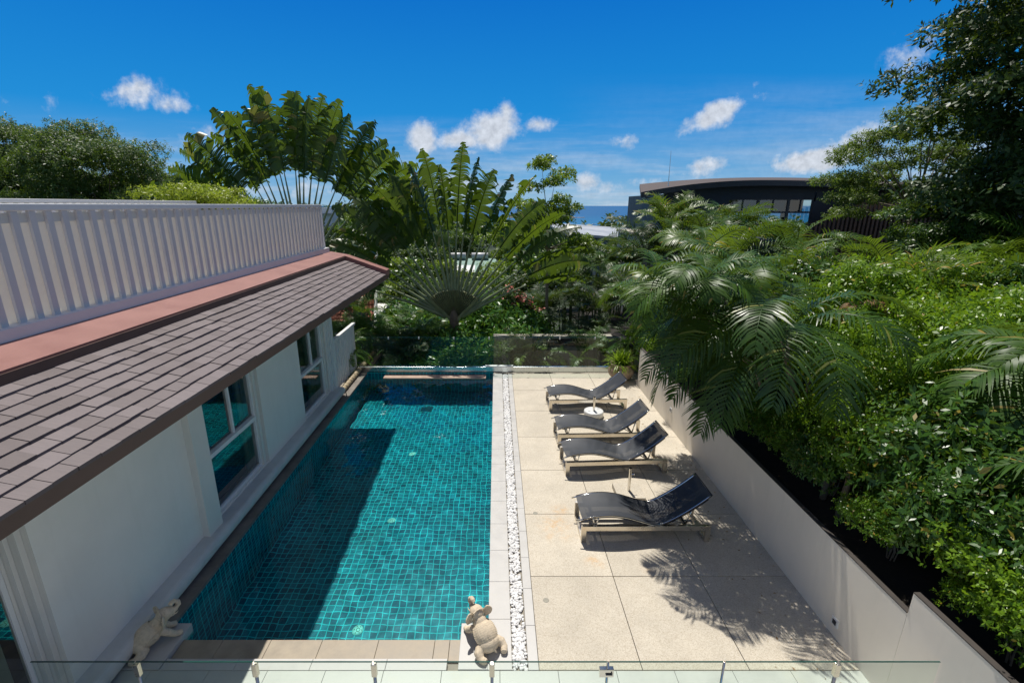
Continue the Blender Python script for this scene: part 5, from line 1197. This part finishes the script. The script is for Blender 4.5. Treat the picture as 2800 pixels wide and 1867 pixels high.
# ------------------------------------------------------------------ island, rocks, boats
n = 110; V = []; F = []; from mathutils import noise
IX, IY, IW, ID = 262.0, 2890.0, 205.0, 150.0
for j in range(n + 1):
    for i in range(n + 1):
        u, v = i / n * 2 - 1, j / n * 2 - 1; r = math.sqrt(u * u + v * v * 1.0)
        h = max(0, 1 - r ** 2.6) * 62 * (.75 + .5 * noise.noise(Vector((u * 1.5, v * 1.5, 2)))) + (6 * noise.noise(Vector((u * 9, v * 9, 5))) + 5 * abs(noise.noise(Vector((u * 22, v * 22, 5))))) * (r < .93)
        V.append((IX + u * IW, IY + v * ID, -67.5 + h))
F = [(j*(n+1)+i, j*(n+1)+i+1, (j+1)*(n+1)+i+1, (j+1)*(n+1)+i) for j in range(n) for i in range(n)]
isl = link_mesh('island', np_mesh('island', V, F, False), plain('island_wood', (.032, .060, .024), .95, var=.7, scale=.06)); tag(isl, kind='structure')
Vs = []; Fs = []
for i in range(170):
    a = rr.uniform(math.pi, 2 * math.pi) + rr.uniform(-.3, .3); r = .94 + rr.uniform(-.04, .04); s_ = rr.uniform(2, 6)
    px_, py_ = IX + IW * r * math.cos(a), IY + ID * r * math.sin(a)
    if i < 40: px_, py_ = IX + IW * rr.uniform(.9, 1.22), IY - ID * rr.uniform(.0, .35); s_ *= .6
    Vs.append(IV * np.array([s_ * 1.6, s_, s_ * .8]) * (1 + g.uniform(-.2, .2, (len(IV), 1))) + [px_, py_, -65.5]); Fs.append(IF + i * len(IV))
tag(link_mesh('shore_rocks', np_mesh('shore_rocks', np.concatenate(Vs), np.concatenate(Fs)), M['rock']), kind='stuff', label='band of pale rocks along the shore of the wooded island', cat='rocks')
def boat(x, y, L_, heading, label, wake):
    t = empty('speedboat', (x, y, -66), heading, label=label, cat='boat', group='white speedboats on the bay')
    MB().prism([(-L_/2, 1.6), (-L_/2 + .4, 0), (L_*.36, 0), (L_/2, 1.9)], -L_*.14, L_*.14).build('hull', M['boat_white'], t)
    MB().prism([(-L_*.25, 1.7), (-L_*.2, 3.2), (L_*.08, 3.2), (L_*.2, 1.8)], -L_*.1, L_*.1).build('cabin', M['boat_white'], t)
    tag(MB().add([(x - math.cos(heading) * L_ * .45 + 0, y - 2, -65.8), (x - math.cos(heading) * (L_*.5 + wake), y - 7, -65.8), (x - math.cos(heading) * (L_*.5 + wake), y + 7, -65.8), (x - math.cos(heading) * L_ * .45, y + 2, -65.8)], [(0, 1, 2, 3)]).build('wake', M['foam']), kind='structure')
boat(368, 1850, 20, 0.0, 'white speedboat out on open water below the island tip', 25)
boat(520, 2130, 18, math.pi, 'white speedboat trailing a long wake at right of the bay', -80)
boat(330, 2330, 24, 0.0, 'white boat moored close under the rocky island shore', 30)

# ------------------------------------------------------------------ dark building with curved roof
DB = empty('modern_house', (14, 30, 0), label='dark slate-clad building with curved roof and timber slat facade behind the palms', cat='building')
def D(x, y, z): return (x - 14, y - 30, z)
def zr(x, back=0): # curved roof line
    u = (x - 14.6) / 6.6; return 6.28 - .62 * u * u * (1 if u < 0 else .35) + back
xs_ = np.linspace(7.95, 31, 50)
V = []; F = []
for i, x in enumerate(xs_):
    yf = 27.4; yb = 34.0; xb = 9.75 + (x - 7.95) * 1.02; zb3 = 6.36 + .44 * (1 - ((xb - 18) / 8.3) ** 2 * (1 if xb < 18 else .5))
    V += [D(x, yf, zr(x)), D(xb, yb, zb3), D(x, yf, zr(x) - .17), D(xb, yb, zb3 - .2)]
for i in range(len(xs_) - 1):
    a = i * 4; F += [(a, a + 4, a + 5, a + 1), (a + 2, a + 3, a + 7, a + 6), (a, a + 2, a + 6, a + 4), (a + 1, a + 5, a + 7, a + 3)]
F += [(0, 1, 3, 2), (len(V) - 4, len(V) - 2, len(V) - 1, len(V) - 3)]
MB().add(V, F).build('roof', M['shingle_far'], DB)
V = []; F = []
for i, x in enumerate(xs_): V += [D(x, 27.32, zr(x) + .03), D(x, 27.32, zr(x) - .26), D(x, 27.395, zr(x) - .26), D(x, 27.395, zr(x) + .03)]
for i in range(len(xs_) - 1):
    a = i * 4
    for k in range(4): F.append((a + k, a + (k + 1) % 4, a + 4 + (k + 1) % 4, a + 4 + k))
F += [(0, 3, 2, 1), (len(V) - 4, len(V) - 3, len(V) - 2, len(V) - 1)]
MB().add(V, F).build('gutter', M['dark_trim'], DB)
m = MB()   # facade with window openings
def fb(m, x0, x1, z0, z1, y0=28.4, y1=28.6): m.box(D(x0, y0, z0), D(x1, y1, z1))
fb(m, 9.6, 13.3, -2, 5.75); fb(m, 13.3, 18.2, -2, 2.9); fb(m, 18.2, 31, -2, 5.2)
x = 9.6
while x < 30.5:
    lo_ = 5.751 if x < 18.2 else 5.201; hi_ = min(zr(x), zr(x + .3)) + .01
    if hi_ > lo_ + .02: fb(m, x, x + .299, lo_, hi_)
    x += .3
fb(m, 13.3, 18.2, 5.35, 5.749)
m.box(D(9.6, 28.601, -2), D(9.8, 36, 5.6))
m.build('wall', M['dark_wall'], DB)
for (a, b) in ((13.3, 15.05), (15.05, 16.8), (16.8, 18.2)):
    f = MB(); 
    for (x0, x1, z0, z1) in ((a, a + .07, 2.9, 5.35), (b - .07, b, 2.9, 5.35), (a + .07, b - .07, 5.28, 5.35), (a + .07, b - .07, 4.55, 4.65), (a + .07, b - .07, 2.9, 2.98), ((a + b) / 2 - .03, (a + b) / 2 + .03, 4.65, 5.28)): f.box(D(x0, 28.42, z0), D(x1, 28.5, z1))
    fr = f.build('window', M['dark_trim'], DB)
    MB().add([D(a + .07, 28.47, 2.98), D(b - .07, 28.47, 2.98), D(b - .07, 28.47, 5.28), D(a + .07, 28.47, 5.28)], [(0, 1, 2, 3)]).build('pane', M['glass_win'], fr)
m = MB(); m.box(D(13.0, 29.5, 4.6), D(18.3, 29.6, 5.6)); m.box(D(15.2, 29.5, 2.9), D(15.75, 29.6, 4.6)); m.box(D(17.1, 29.5, 2.9), D(17.5, 29.6, 4.6)); m.box(D(13.0, 28.7, 2.7), D(18.3, 36, 2.88)); m.build('room_divider', M['dark_inside'], DB)
m = MB(); x = 16.9
while x < 25.5:
    top = 4.0 + (x - 16.9) * .42; m.box(D(x, 26.6, -2.2), D(x + .11, 26.72, min(top, 5.7))); x += .235
m.build('timber_slats', M['wood_slat'], DB)
m = MB()
for (z0, z1) in ((.6, .7), (3.2, 3.3)): m.box(D(16.9, 26.73, z0), D(25.5, 26.78, z1))
m.box(D(16.85, 26.8, -2), D(19.0, 26.9, 3.0)); m.box(D(19.01, 26.8, -2), D(25.5, 26.9, 4.4)); m.build('slat_backing', M['dark_trim'], DB)
MB().tube([D(9.95, 28.9, 5.6), D(9.92, 28.9, 7.95)], [.03, .012], 6).build('lightning_rod', M['aluminium'], DB)
MB().tube([D(8.4, 28.3, 5.55), D(8.5, 28.3, 5.42), D(9.6, 28.3, 5.3)], .03, 6).build('roof_bracket', M['dark_trim'], DB)
# grey stone block below the roof tip, half hidden by palms
bl = empty('pale_building', (9.6, 25.2, 0), label='pale grey stone block below the tip of the curved roof, half hidden by palms', cat='building')
MB().box((-2.6, -.4, -2), (1.4, 2.8, 3.55)).build('wall', M['grey_sheet'], bl, bevel=.03)
MB().box((-2.7, -.5, 3.56), (1.5, 2.9, 3.68)).build('roof', M['concrete'], bl)

# ------------------------------------------------------------------ grey retaining wall and houses beyond
cw = empty('retaining_wall', (2.2, 16.3, 0), label='grey concrete retaining wall with dark slot seen through glass balustrade', cat='wall')
MB().box((-2.3, 0, -3), (3.2, .3, .12)).box((-2.3, 0, .121), (-.35, .3, .52)).box((1.05, 0, .121), (3.2, .3, .52)).box((-.35, 0, .43), (1.05, .3, .52)).build('wall', M['concrete'], cw)
MB().box((-.35, .25, .121), (1.05, .3, .43)).build('slot', M['dark_inside'], cw)
MB().box((-2.3, -3.0, -1.2), (3.2, -.0, -1.0)).build('bed', M['soil'], cw)
rt = empty('thai_roof_house', (-7.0, 20.5, -2), label='orange tiled roof with white swept gable end just past the villa eave', cat='house')
V = [(-3, -2.0, 3.6), (2.0, -2.0, 3.6), (1.4, 0, 5.6), (-3, 0, 5.6)]; m = MB()
for k in range(12):
    a = k / 12; b_ = (k + 1) / 12
    def q(x, t, dz): return (x - .25 * t, -2 + 2 * t, 2.5 + 2.4 * t ** 1.3 + dz)
    m.add([q(-3, a, .03), q(2.2, a, .03), q(2.2, b_, 0), q(-3, b_, 0), q(-3, a, -.03), q(2.2, a, -.03)], [(0, 1, 2, 3), (0, 4, 5, 1)])
m.build('roof', M['orange_tile'], rt)
m = MB()
for k in range(12):
    a = k / 12; b_ = (k + 1) / 12
    m.add([(2.2 - .25*a, -2.02 + 2*a, 2.4 + 2.4*a**1.3), (2.2 - .25*b_, -2.02 + 2*b_, 2.4 + 2.4*b_**1.3), (2.2 - .25*b_, -2.02 + 2*b_, 2.72 + 2.4*b_**1.3), (2.2 - .25*a, -2.02 + 2*a, 2.72 + 2.4*a**1.3)], [(0, 1, 2, 3)])
gb = m.build('gable_board', M['white_paint'], rt); sdm = gb.modifiers.new('s', 'SOLIDIFY'); sdm.thickness = .1
MB().box((-3, -1.7, -1), (1.9, 2, 2.45)).build('wall', M['cream_paint'], rt)
mu = empty('mural_building', (9.2, 58, -8), label='low blue-grey building with zigzag mural and flat pale roof by the sea view', cat='building')
MB().box((-1.5, 0, -2), (12, 12, 9.2)).build('wall', M['mural_blue'], mu)
V = [(-1.8, -.6, 9.95), (12.5, -.6, 8.75), (12.5, 13, 9.6), (-1.8, 13, 10.6)]
MB().add(V + [(a, b_, c - .3) for a, b_, c in V], [(0, 1, 2, 3), (7, 6, 5, 4), (0, 4, 5, 1), (1, 5, 6, 2), (2, 6, 7, 3), (3, 7, 4, 0)]).build('roof', M['grey_sheet'], mu)
m = MB()
for k in range(6):
    x = -1.2 + k * 2.1; m.add([(x, -.03, 4), (x + .55, -.03, 4.0 + (k % 2)), (x + .55, -.03, 7.6), (x, -.03, 9.0)], [(0, 1, 2, 3)]); m.add([(x + .55, -.03, 4), (x + 1.6, -.03, 4), (x + 1.6, -.03, 5.6), (x + .55, -.03, 7.6)], [(0, 1, 2, 3)])
m.build('zigzag_mural', M['mural_dark'], mu)
m = MB()
for k in range(6):
    x = -1.2 + k * 2.1 + 1.62; m.add([(x, -.04, 2.5), (x + .45, -.04, 3.2), (x + .45, -.04, 6.4), (x, -.04, 5.4)], [(0, 1, 2, 3)])
m.build('pale_panels', M['grey_sheet'], mu)
# town roofs between the leafstalks
gr = empty('market_shed', (-5.0, 44, hz(44) - .6), label="green sheet-roofed shed with white ridge vents seen between the leafstalks", cat='building')
MB().box((-5, 0, -1), (4.5, 6, 4.6)).build('wall', M['grey_sheet'], gr)
MB().prism([(-.6, 4.7), (3, 5.6), (6.6, 4.7), (6.6, 4.5), (-.6, 4.5)], -5.4, 5.0, axis='x').build('roof', M['green_roof'], gr)
m = MB()
for k in range(4): m.tube([(-4 + k * 2.2, 2.9, 5.85), (-2.4 + k * 2.2, 2.9, 5.85)], .32, 10)
m.build('roof_vents', M['plastic_white'], gr, smooth=True)
m = MB()
for k in range(6): m.add([(-3.4 + k * 1.1, -.58, 4.72), (-2.5 + k * 1.1, -.58, 4.72), (-2.5 + k * 1.1, 1.2, 5.16), (-3.4 + k * 1.1, 1.2, 5.16)], [(0, 1, 2, 3)])
m.build('roof_lights', M['plastic_white'], gr)
wh = empty('white_house', (-7.9, 40, hz(40)), label="small white flat-roofed building left of the green shed", cat='house')
MB().box((-2, 0, -1), (2, 4, 5.0)).build('wall', M['white_wall'], wh); MB().box((-2.2, -.2, 5.0), (2.2, 4.2, 5.25)).build('roof', M['plastic_white'], wh)
MB().box((-1.4, -.04, 3.3), (-.4, -.001, 4.3)).build('window', M['mural_blue'], wh); MB().box((.4, -.04, 3.3), (1.4, -.001, 4.3)).build('window', M['mural_blue'], wh)
rh_ = empty('red_roof_house', (-11.5, 60, hz(60)), label='house with red gabled roof beyond the white building', cat='house')
MB().box((-2.5, 0, -1), (2.5, 5, 6.6)).build('wall', M['cream_paint'], rh_); MB().prism([(-3.4, 6.5), (0, 8.3), (3.4, 6.5)], -.6, 5.6).build('roof', M['red_roof'], rh_)
ap = empty('apartment_block', (-42, 118, hz(118)), label='pale blue balconied building top far left on the headland', cat='building')
MB().box((-2.5, 0, -1), (2.5, 5, 12.5)).build('wall', M['plastic_white'], ap)
for k in range(2): MB().box((-2.9, -1.2, 8.2 + k * 2.8), (2.9, 0, 8.5 + k * 2.8)).build('balcony', M['grey_sheet'], ap)
# headland behind the palms at left
lo = [(-62 + rr.uniform(-26, 30), 150 + rr.uniform(-22, 20), -9 + rr.uniform(5, 11), 5, 5, 4) for _ in range(46)] + [(-112 + rr.uniform(-30, 30), 150, 2 + rr.uniform(0, 6), 7, 7, 5) for _ in range(20)]
V, F = leaf_cloud(lo, 7000, .9, 410, k=3, aspect=.7, shell=.8); o = link_mesh('headland_wood', np_mesh('headland_wood', V, F), M['leaf_dark']); tag(o, kind='stuff', label='dark wooded headland at left in front of the sea', cat='wood')
